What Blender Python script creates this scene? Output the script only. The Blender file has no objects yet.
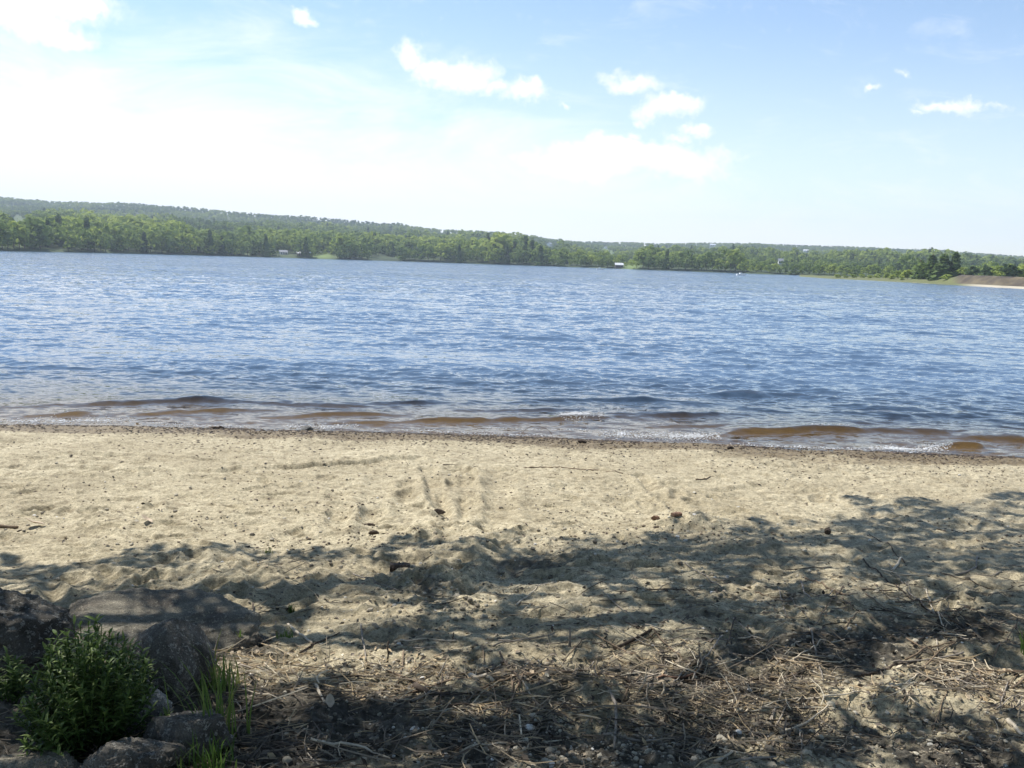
import bpy, math, random
import numpy as np
from mathutils import Vector

random.seed(11)
rng = np.random.default_rng(11)
SC = bpy.context.scene
COL = SC.collection
R = math.radians

# ------------------------------------------------------------------ camera model
W, H, F = 1024.0, 768.0, 887.0
CAM = np.array([0.0, 0.0, 2.65])
ROLL = R(1.85)
PITCH = math.atan(123.0 * math.cos(ROLL) / F)
_f = np.array([0, math.cos(PITCH), -math.sin(PITCH)])
_r0 = np.array([1.0, 0, 0])
_u0 = np.array([0, math.sin(PITCH), math.cos(PITCH)])
_r = math.cos(ROLL) * _r0 + math.sin(ROLL) * _u0
_u = -math.sin(ROLL) * _r0 + math.cos(ROLL) * _u0

def ray(px, py):
    px = np.asarray(px, float); py = np.asarray(py, float)
    return _f + np.multiply.outer((px - 512) / F, _r) + np.multiply.outer((384 - py) / F, _u)

def project(x, y, z):
    d = np.stack([np.asarray(x, float), np.asarray(y, float), np.asarray(z, float) - CAM[2]], -1)
    c = d @ _f
    c = np.where(np.abs(c) < 1e-3, 1e-3, c)
    px = 512 + F * (d @ _r) / c
    py = 384 - F * (d @ _u) / c
    return np.where(c > 0, px, -9e4), np.where(c > 0, py, 9e4)

def horizon_y(px):
    return 261 + (np.asarray(px, float) - 512) * math.tan(ROLL)

SUN_AZ, SUN_EL = R(-48), R(56)
SUN = np.array([math.sin(SUN_AZ) * math.cos(SUN_EL), math.cos(SUN_AZ) * math.cos(SUN_EL), math.sin(SUN_EL)])

# ------------------------------------------------------------------ numeric noise
def _hash(ix, iy, iz, seed):
    h = (ix.astype(np.int64) * 374761393 + iy.astype(np.int64) * 668265263 + iz * 2147483647 + seed * 1274126177) & 0xFFFFFFFF
    h = ((h ^ (h >> 13)) * 1274126177) & 0xFFFFFFFF
    h = (h ^ (h >> 16)) & 0xFFFFFFFF
    return h.astype(np.float64) / 4294967295.0

def vnoise(x, y, seed=0):
    x = np.asarray(x, float); y = np.asarray(y, float)
    ix = np.floor(x).astype(np.int64); iy = np.floor(y).astype(np.int64)
    fx = x - ix; fy = y - iy
    fx = fx * fx * fx * (fx * (fx * 6 - 15) + 10); fy = fy * fy * fy * (fy * (fy * 6 - 15) + 10)
    z = np.int64(0)
    a = _hash(ix, iy, z, seed); b = _hash(ix + 1, iy, z, seed)
    c = _hash(ix, iy + 1, z, seed); d = _hash(ix + 1, iy + 1, z, seed)
    return (a + (b - a) * fx) * (1 - fy) + (c + (d - c) * fx) * fy - 0.5

def fbm(x, y, seed=0, octv=4, gain=0.5):
    s = 0; a = 1.0
    ca, sa = math.cos(0.7), math.sin(0.7)
    for o in range(octv):
        s = s + a * vnoise(x, y, seed + o * 17)
        x, y = 2.03 * (x * ca - y * sa) + 3.1, 2.03 * (x * sa + y * ca) + 1.7
        a *= gain
    return s

def vnoise3(p, seed=0):
    i = np.floor(p).astype(np.int64); f = p - i
    f = f * f * (3 - 2 * f)
    def h(dx, dy, dz): return _hash(i[:, 0] + dx, i[:, 1] + dy, i[:, 2] + dz, seed)
    def l(a, b, t): return a + (b - a) * t
    x00 = l(h(0, 0, 0), h(1, 0, 0), f[:, 0]); x10 = l(h(0, 1, 0), h(1, 1, 0), f[:, 0])
    x01 = l(h(0, 0, 1), h(1, 0, 1), f[:, 0]); x11 = l(h(0, 1, 1), h(1, 1, 1), f[:, 0])
    return l(l(x00, x10, f[:, 1]), l(x01, x11, f[:, 1]), f[:, 2]) - 0.5

def fbm3(p, seed=0, octv=4, gain=0.5):
    s = 0; a = 1.0
    for o in range(octv):
        s = s + a * vnoise3(p, seed + 31 * o); p = p * 2.07 + 5.3; a *= gain
    return s

def smooth(a, b, x):
    t = np.clip((np.asarray(x, float) - a) / (b - a), 0, 1)
    return t * t * (3 - 2 * t)

def blobs(px, py, lst):
    m = np.zeros(np.broadcast(px, py).shape)
    for cx, cy, rx, ry, w in lst:
        m = np.maximum(m, w * np.exp(-(((px - cx) / rx) ** 2 + ((py - cy) / ry) ** 2) ** 1.5))
    return m

# ------------------------------------------------------------------ object helpers
def make_mesh(name, V, faces, mat=None, parent=None, smooth_sh=True, attrs=None, loc=None):
    """faces: one (M,k) integer array or a list of such arrays"""
    me = bpy.data.meshes.new(name)
    V = np.ascontiguousarray(V, dtype=np.float32)
    if not isinstance(faces, (list, tuple)): faces = [faces]
    faces = [np.asarray(f, dtype=np.int32) for f in faces if len(f)]
    idx = np.concatenate([f.ravel() for f in faces])
    tot = np.concatenate([np.full(len(f), f.shape[1], np.int32) for f in faces])
    st = np.concatenate([[0], np.cumsum(tot)[:-1]]).astype(np.int32)
    me.vertices.add(len(V)); me.vertices.foreach_set("co", V.ravel())
    me.loops.add(len(idx)); me.loops.foreach_set("vertex_index", idx)
    me.polygons.add(len(tot)); me.polygons.foreach_set("loop_start", st)
    try: me.polygons.foreach_set("loop_total", tot)
    except Exception: pass
    me.polygons.foreach_set("use_smooth", np.full(len(tot), smooth_sh, dtype=bool))
    for k, a in (attrs or {}).items():
        at = me.attributes.new(k, 'FLOAT', 'POINT')
        at.data.foreach_set("value", np.ascontiguousarray(a, dtype=np.float32))
    me.update(calc_edges=True)
    if mat: me.materials.append(mat)
    o = bpy.data.objects.new(name, me)
    COL.objects.link(o)
    if parent: o.parent = parent
    if loc is not None: o.location = loc
    return o

def tag(o, label=None, cat=None, group=None, kind=None):
    if label: o["label"] = label
    if cat: o["category"] = cat
    if group: o["group"] = group
    if kind: o["kind"] = kind
    return o

def empty(name, loc, rz=0.0):
    o = bpy.data.objects.new(name, None)
    COL.objects.link(o); o.location = loc; o.rotation_euler = (0, 0, rz)
    o.empty_display_size = 0.2
    return o

def copy_tree(o, parent=None):
    c = o.copy(); COL.objects.link(c)
    if parent: c.parent = parent
    for ch in list(o.children): copy_tree(ch, c)
    return c

def grid_faces(nr, nc):
    a = np.arange(nr * nc).reshape(nr, nc)
    return np.stack([a[:-1, :-1], a[:-1, 1:], a[1:, 1:], a[1:, :-1]], -1).reshape(-1, 4)

class Soup:
    """collects pieces of one mesh"""
    def __init__(s): s.v = []; s.f = {}; s.a = []; s.n = 0
    def add(s, V, faces, hue=0.5):
        if not isinstance(faces, (list, tuple)): faces = [faces]
        for f in faces:
            if len(f): s.f.setdefault(f.shape[1], []).append(np.asarray(f) + s.n)
        s.v.append(V); s.a.append(np.full(len(V), hue) if np.isscalar(hue) else hue); s.n += len(V)
    def build(s, name, mat, parent=None, smooth_sh=True, loc=None, origin=None):
        V = np.concatenate(s.v)
        if origin is not None: V = V - np.asarray(origin); loc = origin
        return make_mesh(name, V, [np.concatenate(x) for x in s.f.values()], mat, parent, smooth_sh,
                         {"hue": np.concatenate(s.a)}, loc)

def tube(P, rad, sides=6):
    P = np.asarray(P, float); n = len(P)
    rad = np.broadcast_to(np.asarray(rad, float), (n,))
    T = np.gradient(P, axis=0); T /= np.linalg.norm(T, axis=1, keepdims=True) + 1e-12
    ref = np.array([0.0, 0, 1]) if abs(T[:, 2]).mean() < 0.8 else np.array([1.0, 0, 0])
    A = np.cross(T, ref); A /= np.linalg.norm(A, axis=1, keepdims=True) + 1e-12
    B = np.cross(A, T)
    th = np.linspace(0, 2 * math.pi, sides, endpoint=False)
    V = P[:, None] + rad[:, None, None] * (np.cos(th)[None, :, None] * A[:, None] + np.sin(th)[None, :, None] * B[:, None])
    V = V.reshape(-1, 3)
    i = np.arange(n - 1)[:, None] * sides; j = np.arange(sides)[None]; k = (j + 1) % sides
    q = np.stack([i + j, i + k, i + sides + k, i + sides + j], -1).reshape(-1, 4)
    caps = np.stack([np.arange(sides)[::-1], (n - 1) * sides + np.arange(sides)])
    return V, [q, caps]

def icosphere(sub):
    t = (1 + 5 ** .5) / 2
    v = [(-1, t, 0), (1, t, 0), (-1, -t, 0), (1, -t, 0), (0, -1, t), (0, 1, t), (0, -1, -t), (0, 1, -t), (t, 0, -1), (t, 0, 1), (-t, 0, -1), (-t, 0, 1)]
    f = [(0, 11, 5), (0, 5, 1), (0, 1, 7), (0, 7, 10), (0, 10, 11), (1, 5, 9), (5, 11, 4), (11, 10, 2), (10, 7, 6), (7, 1, 8), (3, 9, 4), (3, 4, 2), (3, 2, 6), (3, 6, 8), (3, 8, 9), (4, 9, 5), (2, 4, 11), (6, 2, 10), (8, 6, 7), (9, 8, 1)]
    v = np.array(v, float); v /= np.linalg.norm(v, axis=1, keepdims=True); f = np.array(f)
    for _ in range(sub):
        e = np.concatenate([f[:, [0, 1]], f[:, [1, 2]], f[:, [2, 0]]]); e.sort(axis=1)
        u, inv = np.unique(e, axis=0, return_inverse=True); inv = inv.ravel()
        m = v[u].mean(1); m /= np.linalg.norm(m, axis=1, keepdims=True)
        n = len(v); v = np.concatenate([v, m]); a, b, c = np.split(inv + n, 3)
        f = np.concatenate([np.stack([f[:, 0], a, c], 1), np.stack([f[:, 1], b, a], 1), np.stack([f[:, 2], c, b], 1), np.stack([a, b, c], 1)])
    return v, f

# ------------------------------------------------------------------ materials
class NT:
    def __init__(s, tree): s.t = tree; s.l = tree.links
    def n(s, kind, **kw):
        nd = s.t.nodes.new(kind)
        for k, v in kw.items():
            if k.startswith("i_"):
                key = k[2:]; key = int(key) if key.isdigit() else key.replace("_", " ")
                sock = nd.inputs[key]
                if isinstance(v, bpy.types.NodeSocket): s.l.new(v, sock)
                else: sock.default_value = v
            else: setattr(nd, k, v)
        return nd
    def math(s, op, a, b=None, c=None, clamp=False):
        nd = s.t.nodes.new("ShaderNodeMath"); nd.operation = op; nd.use_clamp = clamp
        for i, x in enumerate((a, b, c)):
            if x is None: continue
            if isinstance(x, bpy.types.NodeSocket): s.l.new(x, nd.inputs[i])
            else: nd.inputs[i].default_value = x
        return nd.outputs[0]
    def vmath(s, op, a, b=None):
        nd = s.t.nodes.new("ShaderNodeVectorMath"); nd.operation = op
        for i, x in enumerate((a, b)):
            if x is None: continue
            if isinstance(x, bpy.types.NodeSocket): s.l.new(x, nd.inputs[i])
            else: nd.inputs[i].default_value = x
        return nd.outputs[0]
    def mix(s, fac, a, b, mode='MIX'):
        nd = s.t.nodes.new("ShaderNodeMix"); nd.data_type = 'RGBA'; nd.blend_type = mode
        for sock, x in ((nd.inputs[0], fac), (nd.inputs[6], a), (nd.inputs[7], b)):
            if isinstance(x, bpy.types.NodeSocket): s.l.new(x, sock)
            elif sock == nd.inputs[0]: sock.default_value = x
            else: sock.default_value = tuple(x) + (1,) if len(x) == 3 else x
        return nd.outputs[2]
    def noise(s, vec, scale, detail=3, rough=0.55, out=0, dist=0.0):
        nd = s.n("ShaderNodeTexNoise", i_Scale=scale, i_Detail=detail, i_Roughness=rough, i_Distortion=dist)
        if vec is not None: s.l.new(vec, nd.inputs["Vector"])
        return nd.outputs[out]
    def ramp(s, fac, stops, interp='LINEAR'):
        nd = s.t.nodes.new("ShaderNodeValToRGB"); nd.color_ramp.interpolation = interp
        el = nd.color_ramp.elements
        while len(el) < len(stops): el.new(0.5)
        for e, (p, c) in zip(el, stops):
            e.position = p; e.color = (c, c, c, 1) if np.isscalar(c) else tuple(c) + (1,)
        s.l.new(fac, nd.inputs[0]); return nd.outputs[0]
    def rng(s, v, a, b, c=0.0, d=1.0, interp='SMOOTHSTEP'):
        nd = s.t.nodes.new("ShaderNodeMapRange"); nd.interpolation_type = interp
        s.l.new(v, nd.inputs[0])
        for i, x in enumerate((a, b, c, d)): nd.inputs[i + 1].default_value = x
        return nd.outputs[0]

def new_mat(name):
    m = bpy.data.materials.new(name); m.use_nodes = True
    t = m.node_tree; t.nodes.clear()
    out = t.nodes.new("ShaderNodeOutputMaterial")
    return m, NT(t), out

def finish(m, nt, out, col, rough=0.8, bump=None, bstr=0.4, bdist=0.01, spec=0.3, trans=None):
    b = nt.n("ShaderNodeBsdfPrincipled")
    def put(k, v):
        if isinstance(v, bpy.types.NodeSocket): nt.l.new(v, b.inputs[k])
        else: b.inputs[k].default_value = v
    put("Base Color", col if isinstance(col, bpy.types.NodeSocket) else tuple(col) + (1,))
    put("Roughness", rough); put("Specular IOR Level", spec)
    if bump is not None:
        bn = nt.n("ShaderNodeBump", i_Strength=bstr, i_Distance=bdist, i_Height=bump)
        nt.l.new(bn.outputs[0], b.inputs["Normal"])
    sh = b.outputs[0]
    if trans is not None:
        tr = nt.n("ShaderNodeBsdfTranslucent")
        if isinstance(col, bpy.types.NodeSocket): nt.l.new(col, tr.inputs[0])
        else: tr.inputs[0].default_value = tuple(col) + (1,)
        mx = nt.n("ShaderNodeMixShader"); mx.inputs[0].default_value = trans
        nt.l.new(sh, mx.inputs[1]); nt.l.new(tr.outputs[0], mx.inputs[2]); sh = mx.outputs[0]
    nt.l.new(sh, out.inputs[0])
    return m

def attr(nt, name): return nt.n("ShaderNodeAttribute", attribute_name=name).outputs["Fac"]
def pos(nt): return nt.n("ShaderNodeNewGeometry").outputs["Position"]
def objco(nt): return nt.n("ShaderNodeTexCoord").outputs["Object"]

def m_beach():
    m, nt, out = new_mat("beach_sand")
    p = pos(nt)
    big = nt.noise(p, 0.9, 5, 0.6)
    c = nt.mix(nt.rng(big, 0.35, 0.65), (0.415, 0.356, 0.238), (0.535, 0.468, 0.322))
    med = nt.noise(p, 9, 4, 0.65)
    c = nt.mix(nt.rng(med, 0.40, 0.72), c, (0.31, 0.26, 0.17))
    gr = nt.noise(p, 130, 3, 0.7)
    c = nt.mix(1.0, c, nt.ramp(gr, [(0.28, 0.50), (0.5, 0.98), (0.72, 1.25)]), 'MULTIPLY')
    g2 = nt.noise(p, 44, 4, 0.75)
    c = nt.mix(1.0, c, nt.ramp(g2, [(0.32, 0.58), (0.5, 1.0), (0.68, 1.25)]), 'MULTIPLY')
    g3 = nt.noise(p, 15, 5, 0.8)
    c = nt.mix(1.0, c, nt.ramp(g3, [(0.34, 0.72), (0.52, 1.0), (0.68, 1.15)]), 'MULTIPLY')
    sp = nt.noise(p, 24, 5, 0.75)
    patch = nt.noise(p, 2.6, 3, 0.6)
    thr = nt.math('MULTIPLY', nt.rng(sp, 0.58, 0.66), nt.rng(patch, 0.34, 0.60))
    c = nt.mix(nt.math('MULTIPLY', thr, 0.85), c, (0.10, 0.078, 0.05))
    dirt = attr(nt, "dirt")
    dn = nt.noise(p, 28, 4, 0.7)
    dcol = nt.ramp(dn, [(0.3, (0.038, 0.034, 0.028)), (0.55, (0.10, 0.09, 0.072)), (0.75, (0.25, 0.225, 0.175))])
    dirt_shade_fac = nt.rng(nt.math('ADD', dirt, nt.math('MULTIPLY', nt.math('SUBTRACT', nt.noise(p, 14, 4, 0.7), 0.5), 0.9)), 0.36, 0.88)  # dirt cover; its range also puts some foreground shade into the colour
    c = nt.mix(dirt_shade_fac, c, dcol)
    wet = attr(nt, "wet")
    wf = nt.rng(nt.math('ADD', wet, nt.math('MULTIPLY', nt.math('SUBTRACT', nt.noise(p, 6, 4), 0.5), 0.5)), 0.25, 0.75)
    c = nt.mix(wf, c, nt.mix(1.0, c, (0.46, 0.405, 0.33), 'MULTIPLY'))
    h = nt.math('ADD', nt.math('MULTIPLY', gr, 0.8), nt.math('ADD', nt.math('MULTIPLY', dn, 1.5), nt.math('MULTIPLY', sp, 0.8)))
    rough = nt.math('SUBTRACT', 0.92, nt.math('MULTIPLY', wf, 0.35))
    return finish(m, nt, out, c, rough, h, 0.7, 0.012, 0.25)

def m_water():
    m, nt, out = new_mat("lake_water")
    p = pos(nt); far = attr(nt, "far"); deep = attr(nt, "deep")
    mp = nt.n("ShaderNodeMapping"); nt.l.new(p, mp.inputs[0]); mp.inputs["Scale"].default_value = (0.55, 1, 1)
    q = mp.outputs[0]
    def nn(scale, det):
        return nt.vmath('SUBTRACT', nt.noise(q, scale, det, 0.6, 1), (0.5, 0.5, 0.5))
    gust = nt.noise(q, 0.05, 4, 0.6)
    k1 = nt.math('MULTIPLY', nt.rng(gust, 0.30, 0.7, 0.55, 1.3), nt.math('MULTIPLY_ADD', far, 0.62, 0.22))
    v1 = nt.n("ShaderNodeVectorMath", operation='SCALE'); nt.l.new(nn(2.2, 3), v1.inputs[0]); nt.l.new(k1, v1.inputs[3])
    v2 = nt.n("ShaderNodeVectorMath", operation='SCALE'); nt.l.new(nn(9, 2), v2.inputs[0]); v2.inputs[3].default_value = 0.30
    v3 = nt.n("ShaderNodeVectorMath", operation='SCALE'); nt.l.new(nn(0.55, 3), v3.inputs[0])
    nt.l.new(nt.math('MULTIPLY', far, 0.45), v3.inputs[3])
    s = nt.vmath('ADD', nt.vmath('ADD', v1.outputs[0], v2.outputs[0]), v3.outputs[0])
    s = nt.vmath('MULTIPLY', s, (0.8, 1.5, 0.0))
    bi = nt.n('ShaderNodeCombineXYZ'); nt.l.new(nt.math('MULTIPLY', far, -.09), bi.inputs[1]); s = nt.vmath('ADD', s, bi.outputs[0])
    N = nt.vmath('NORMALIZE', nt.vmath('ADD', nt.n("ShaderNodeNewGeometry").outputs["Normal"], s))
    fr = nt.n("ShaderNodeFresnel", i_IOR=1.33, i_Normal=N).outputs[0]
    gl = nt.n("ShaderNodeBsdfAnisotropic", i_Roughness=0.06, i_Normal=N); gl.inputs["Color"].default_value = (1, 1, 1, 1)
    tr = nt.n("ShaderNodeBsdfTransparent"); tr.inputs[0].default_value = (0.74, 0.66, 0.45, 1)
    df = nt.n("ShaderNodeBsdfDiffuse"); df.inputs[0].default_value = (0.075, 0.122, 0.19, 1)
    mx = nt.n("ShaderNodeMixShader"); nt.l.new(deep, mx.inputs[0]); nt.l.new(tr.outputs[0], mx.inputs[1]); nt.l.new(df.outputs[0], mx.inputs[2])
    m2 = nt.n("ShaderNodeMixShader"); nt.l.new(fr, m2.inputs[0]); nt.l.new(mx.outputs[0], m2.inputs[1]); nt.l.new(gl.outputs[0], m2.inputs[2])
    nt.l.new(m2.outputs[0], out.inputs[0])
    return m

def m_hue(name, stops, rough=0.8, var=0.25, nscale=20, bstr=0.3, bdist=0.004, trans=None, rand=0.0, spec=0.25, world=False):
    """a colour chosen by the 'hue' attribute, broken up by noise"""
    m, nt, out = new_mat(name)
    p = pos(nt) if world else objco(nt)
    h = attr(nt, "hue")
    if rand:
        h = nt.math('ADD', h, nt.math('MULTIPLY', nt.math('SUBTRACT', nt.n("ShaderNodeObjectInfo").outputs["Random"], 0.5), rand))
    n = nt.noise(p, nscale, 4, 0.65)
    h = nt.math('ADD', h, nt.math('MULTIPLY', nt.math('SUBTRACT', n, 0.5), var))
    c = nt.ramp(h, stops)
    return finish(m, nt, out, c, rough, n, bstr, bdist, spec, trans)

def m_rock(name, base, light, dark, lichen=0.5):
    m, nt, out = new_mat(name)
    p = objco(nt)
    a = nt.noise(p, 5, 6, 0.65); b = nt.noise(p, 40, 4, 0.7); d = nt.noise(p, 160, 2, 0.6)
    c = nt.mix(nt.rng(a, 0.35, 0.68), base, dark)
    c = nt.mix(nt.math('MULTIPLY', nt.rng(b, 0.53, 0.62), lichen), c, light)
    c = nt.mix(1.0, c, nt.ramp(d, [(0.3, 0.6), (0.55, 1.0), (0.75, 1.35)]), 'MULTIPLY')
    h = nt.math('ADD', nt.math('MULTIPLY', b, 1.0), nt.math('MULTIPLY', d, 0.4))
    return finish(m, nt, out, c, 0.85, h, 0.8, 0.015, 0.25)

def m_plain(name, col, rough=0.8, var=0.3, nscale=12, bstr=0.3, bdist=0.005):
    m, nt, out = new_mat(name)
    n = nt.noise(objco(nt), nscale, 4, 0.6)
    c = nt.mix(1.0, col, nt.ramp(n, [(0.3, 1 - var), (0.7, 1 + var)]), 'MULTIPLY')
    return finish(m, nt, out, c, rough, n, bstr, bdist)

M = {}
M['beach'] = m_beach()
M['water'] = m_water()
M['foam'] = m_hue("foam_white", [(0, (0.75, 0.75, 0.74)), (1, (0.9, 0.9, 0.9))], 0.5, trans=0.3)
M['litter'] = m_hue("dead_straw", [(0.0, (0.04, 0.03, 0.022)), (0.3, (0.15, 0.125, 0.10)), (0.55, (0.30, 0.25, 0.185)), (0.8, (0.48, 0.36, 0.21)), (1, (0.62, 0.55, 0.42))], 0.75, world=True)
M['gravel'] = m_hue("gravel_stone", [(0, (0.07, 0.06, 0.05)), (0.5, (0.25, 0.215, 0.16)), (0.85, (0.46, 0.42, 0.33)), (1, (0.7, 0.68, 0.64))], 0.8, nscale=60, world=True)
M['debris'] = m_hue("wet_debris", [(0, (0.02, 0.015, 0.01)), (0.6, (0.09, 0.06, 0.04)), (1, (0.22, 0.17, 0.11))], 0.6, world=True)
M['rock_grey'] = m_rock("granite_grey", (0.165, 0.152, 0.13), (0.42, 0.405, 0.36), (0.05, 0.045, 0.038))
M['rock_flat'] = m_rock("granite_sandy", (0.26, 0.235, 0.18), (0.42, 0.38, 0.29), (0.12, 0.105, 0.085), 0.5)
M['rock_pale'] = m_rock("granite_pale", (0.30, 0.29, 0.27), (0.60, 0.58, 0.54), (0.12, 0.115, 0.105), 0.7)
M['bark'] = m_plain("bark", (0.10, 0.075, 0.055), 0.9, 0.4, 14, 0.6, 0.03)
M['wood_dark'] = m_plain("old_wood_dark", (0.075, 0.055, 0.04), 0.85, 0.4, 40)
M['wood_mid'] = m_plain("old_wood_brown", (0.20, 0.145, 0.095), 0.8, 0.35, 50)
M['wood_grey'] = m_plain("old_wood_grey", (0.27, 0.235, 0.195), 0.8, 0.3, 50)
M['wood_pale'] = m_plain("old_wood_pale", (0.58, 0.50, 0.38), 0.75, 0.2, 50)
M['wood_red'] = m_plain("old_wood_reddish", (0.22, 0.13, 0.085), 0.8, 0.3, 50)
M['leaf_dry'] = m_plain("dry_leaf", (0.50, 0.40, 0.29), 0.7, 0.2, 30)
M['bush'] = m_hue("bush_leaf", [(0, (0.025, 0.045, 0.012)), (0.45, (0.06, 0.11, 0.024)), (1, (0.19, 0.26, 0.07))], 0.5, 0.2, 15, trans=0.3, spec=0.35)
M['grass'] = m_hue("grass_blade", [(0, (0.05, 0.09, 0.02)), (0.5, (0.10, 0.18, 0.035)), (1, (0.25, 0.27, 0.08))], 0.55, 0.2, 15, trans=0.35)
M['canopy'] = m_hue("shade_leaf", [(0, (0.04, 0.08, 0.02)), (1, (0.08, 0.14, 0.03))], 0.5, 0.2, 5, trans=0.12)
TREE = [(0.0, (0.065, 0.10, 0.044)), (0.3, (0.125, 0.182, 0.055)), (0.6, (0.20, 0.265, 0.065)), (0.85, (0.28, 0.345, 0.075)), (1, (0.33, 0.39, 0.085))]
M['forest'] = m_hue("forest_leaf", TREE, 0.8, 0.25, 0.05, 0, 0, 0.42, world=True, spec=0.1)
M['tree'] = m_hue("tree_leaf", TREE, 0.8, 0.15, 0.3, 0, 0, 0.42, 0.30, spec=0.1)
M['white'] = m_plain("white_paint", (0.8, 0.8, 0.78), 0.6, 0.06)
M['roof_grey'] = m_plain("grey_roofing", (0.30, 0.31, 0.33), 0.8, 0.15)
M['roof_white'] = m_plain("pale_roofing", (0.62, 0.63, 0.65), 0.7, 0.1)
M['brown'] = m_plain("brown_siding", (0.12, 0.09, 0.07), 0.8, 0.15)
M['pane'] = m_plain("window_dark", (0.03, 0.035, 0.045), 0.2, 0.1)

# ------------------------------------------------------------------ ground shape
def shore(x):
    a = np.minimum(np.abs(x), 25.0)
    return 13.25 - 0.005 * a * a + 0.17 * vnoise(np.asarray(x) * 0.45, np.asarray(x) * 0 + 3.3, 5) + 0.08 * vnoise(np.asarray(x) * 1.7, np.asarray(x) * 0 + 1.3, 6)

def base_z(x, y):
    s = np.asarray(y, float) - shore(x)
    land = np.clip(-s, 0, None)
    zl = 0.0755 * np.minimum(land, 13.25) + 0.025 * np.clip(land - 13.25, 0, 30)
    sea = np.clip(s, 0, None)
    zs = -0.10 * np.minimum(sea, 8) - 0.03 * np.clip(sea - 8, 0, 80)
    return np.where(s < 0, zl, zs)

def ground_at(px, py):
    d = ray(px, py); t = (0.5 - CAM[2]) / np.minimum(d[..., 2], -0.02)
    for _ in range(40):
        P = CAM + d * t[..., None]
        t = 0.5 * t + 0.5 * (base_z(P[..., 0], P[..., 1]) - CAM[2]) / np.minimum(d[..., 2], -0.02)
    return CAM + d * t[..., None]

def G(px, py):
    P = ground_at(np.array([float(px)]), np.array([float(py)]))[0]
    return P[0], P[1]

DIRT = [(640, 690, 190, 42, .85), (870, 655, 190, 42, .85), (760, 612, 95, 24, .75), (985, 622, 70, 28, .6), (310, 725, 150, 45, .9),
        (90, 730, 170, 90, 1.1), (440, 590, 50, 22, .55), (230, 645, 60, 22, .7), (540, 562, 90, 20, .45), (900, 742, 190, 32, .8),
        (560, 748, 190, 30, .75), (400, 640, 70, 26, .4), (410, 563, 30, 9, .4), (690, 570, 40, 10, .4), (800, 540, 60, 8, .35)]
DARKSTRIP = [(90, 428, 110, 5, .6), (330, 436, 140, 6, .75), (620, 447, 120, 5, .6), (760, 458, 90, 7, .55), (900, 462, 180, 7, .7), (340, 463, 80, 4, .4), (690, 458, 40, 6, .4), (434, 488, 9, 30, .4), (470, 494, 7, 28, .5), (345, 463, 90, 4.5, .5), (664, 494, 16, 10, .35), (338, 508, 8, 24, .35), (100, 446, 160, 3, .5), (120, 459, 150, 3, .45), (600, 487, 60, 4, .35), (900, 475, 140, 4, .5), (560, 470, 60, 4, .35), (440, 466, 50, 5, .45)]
GROOVES = [  # photo pixels of the track, half width (m), depth (m)
    ([(250, 467), (300, 466), (350, 463), (390, 460), (418, 460)], .10, .036),
    ([(428, 468), (433, 482), (438, 500), (441, 515)], .08, .045),
    ([(468, 470), (468, 495), (470, 520)], .08, .03),
    ([(640, 478), (660, 490), (685, 512)], .09, .035),
    ([(336, 485), (340, 510), (335, 530)], .09, .025),
    ([(380, 478), (376, 500), (370, 536)], .12, .026), ([(500, 472), (499, 500), (495, 530)], .13, .028), ([(452, 468), (452, 495), (455, 540)], .12, .03), ([(410, 482), (402, 512), (398, 535)], .1, .022),
    ([(0, 441), (100, 442), (256, 450)], .10, .018),
    ([(0, 455), (150, 458), (256, 462)], .10, .02),
    ([(0, 468), (128, 471), (250, 472)], .11, .018),
    ([(180, 480), (256, 476), (330, 478)], .11, .02),
    ([(560, 455), (700, 462), (900, 470), (1024, 477)], .12, .015),
    ([(600, 500), (760, 486), (1024, 492)], .11, .015),
    ([(560, 486), (640, 500), (700, 503)], .09, .018),
    ([(100, 500), (260, 497), (330, 500)], .12, .018)]
GROOVE_W = [(np.array([G(*q) for q in pts]), w, d) for pts, w, d in GROOVES]
MOUNDS = [(690, 524, .32, .20, .085), (465, 552, .16, .30, .055), (445, 572, .15, .2, .045), (760, 548, .3, .2, .04), (230, 575, .3, .18, .05), (215, 555, .2, .15, .04), (480, 566, .1, .3, .03),
          (640, 700, .5, .16, .05), (860, 700, .5, .16, .05), (800, 618, .6, .16, .05), (560, 690, .4, .12, .03), (980, 650, .4, .14, .05), (600, 662, .3, .14, -.03), (740, 676, .25, .1, -.03)]
MOUND_W = [(G(a, b), rx, ry, h) for a, b, rx, ry, h in MOUNDS]
_frng = np.random.default_rng(5)
FOOT = []
for _ in range(260):
    fx, fy = G(_frng.uniform(-40, 1060), 462 + 150 * _frng.random() ** 1.1)
    FOOT.append((fx, fy, _frng.uniform(0, math.pi), _frng.uniform(.09, .16), _frng.uniform(.012, .038)))

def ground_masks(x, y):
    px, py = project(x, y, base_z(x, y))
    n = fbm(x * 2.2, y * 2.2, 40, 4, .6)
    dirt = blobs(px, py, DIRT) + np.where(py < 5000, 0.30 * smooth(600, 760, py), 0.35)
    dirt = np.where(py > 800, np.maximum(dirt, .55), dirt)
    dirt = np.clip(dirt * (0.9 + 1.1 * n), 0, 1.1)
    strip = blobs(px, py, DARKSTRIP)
    return px, py, dirt, strip

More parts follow.
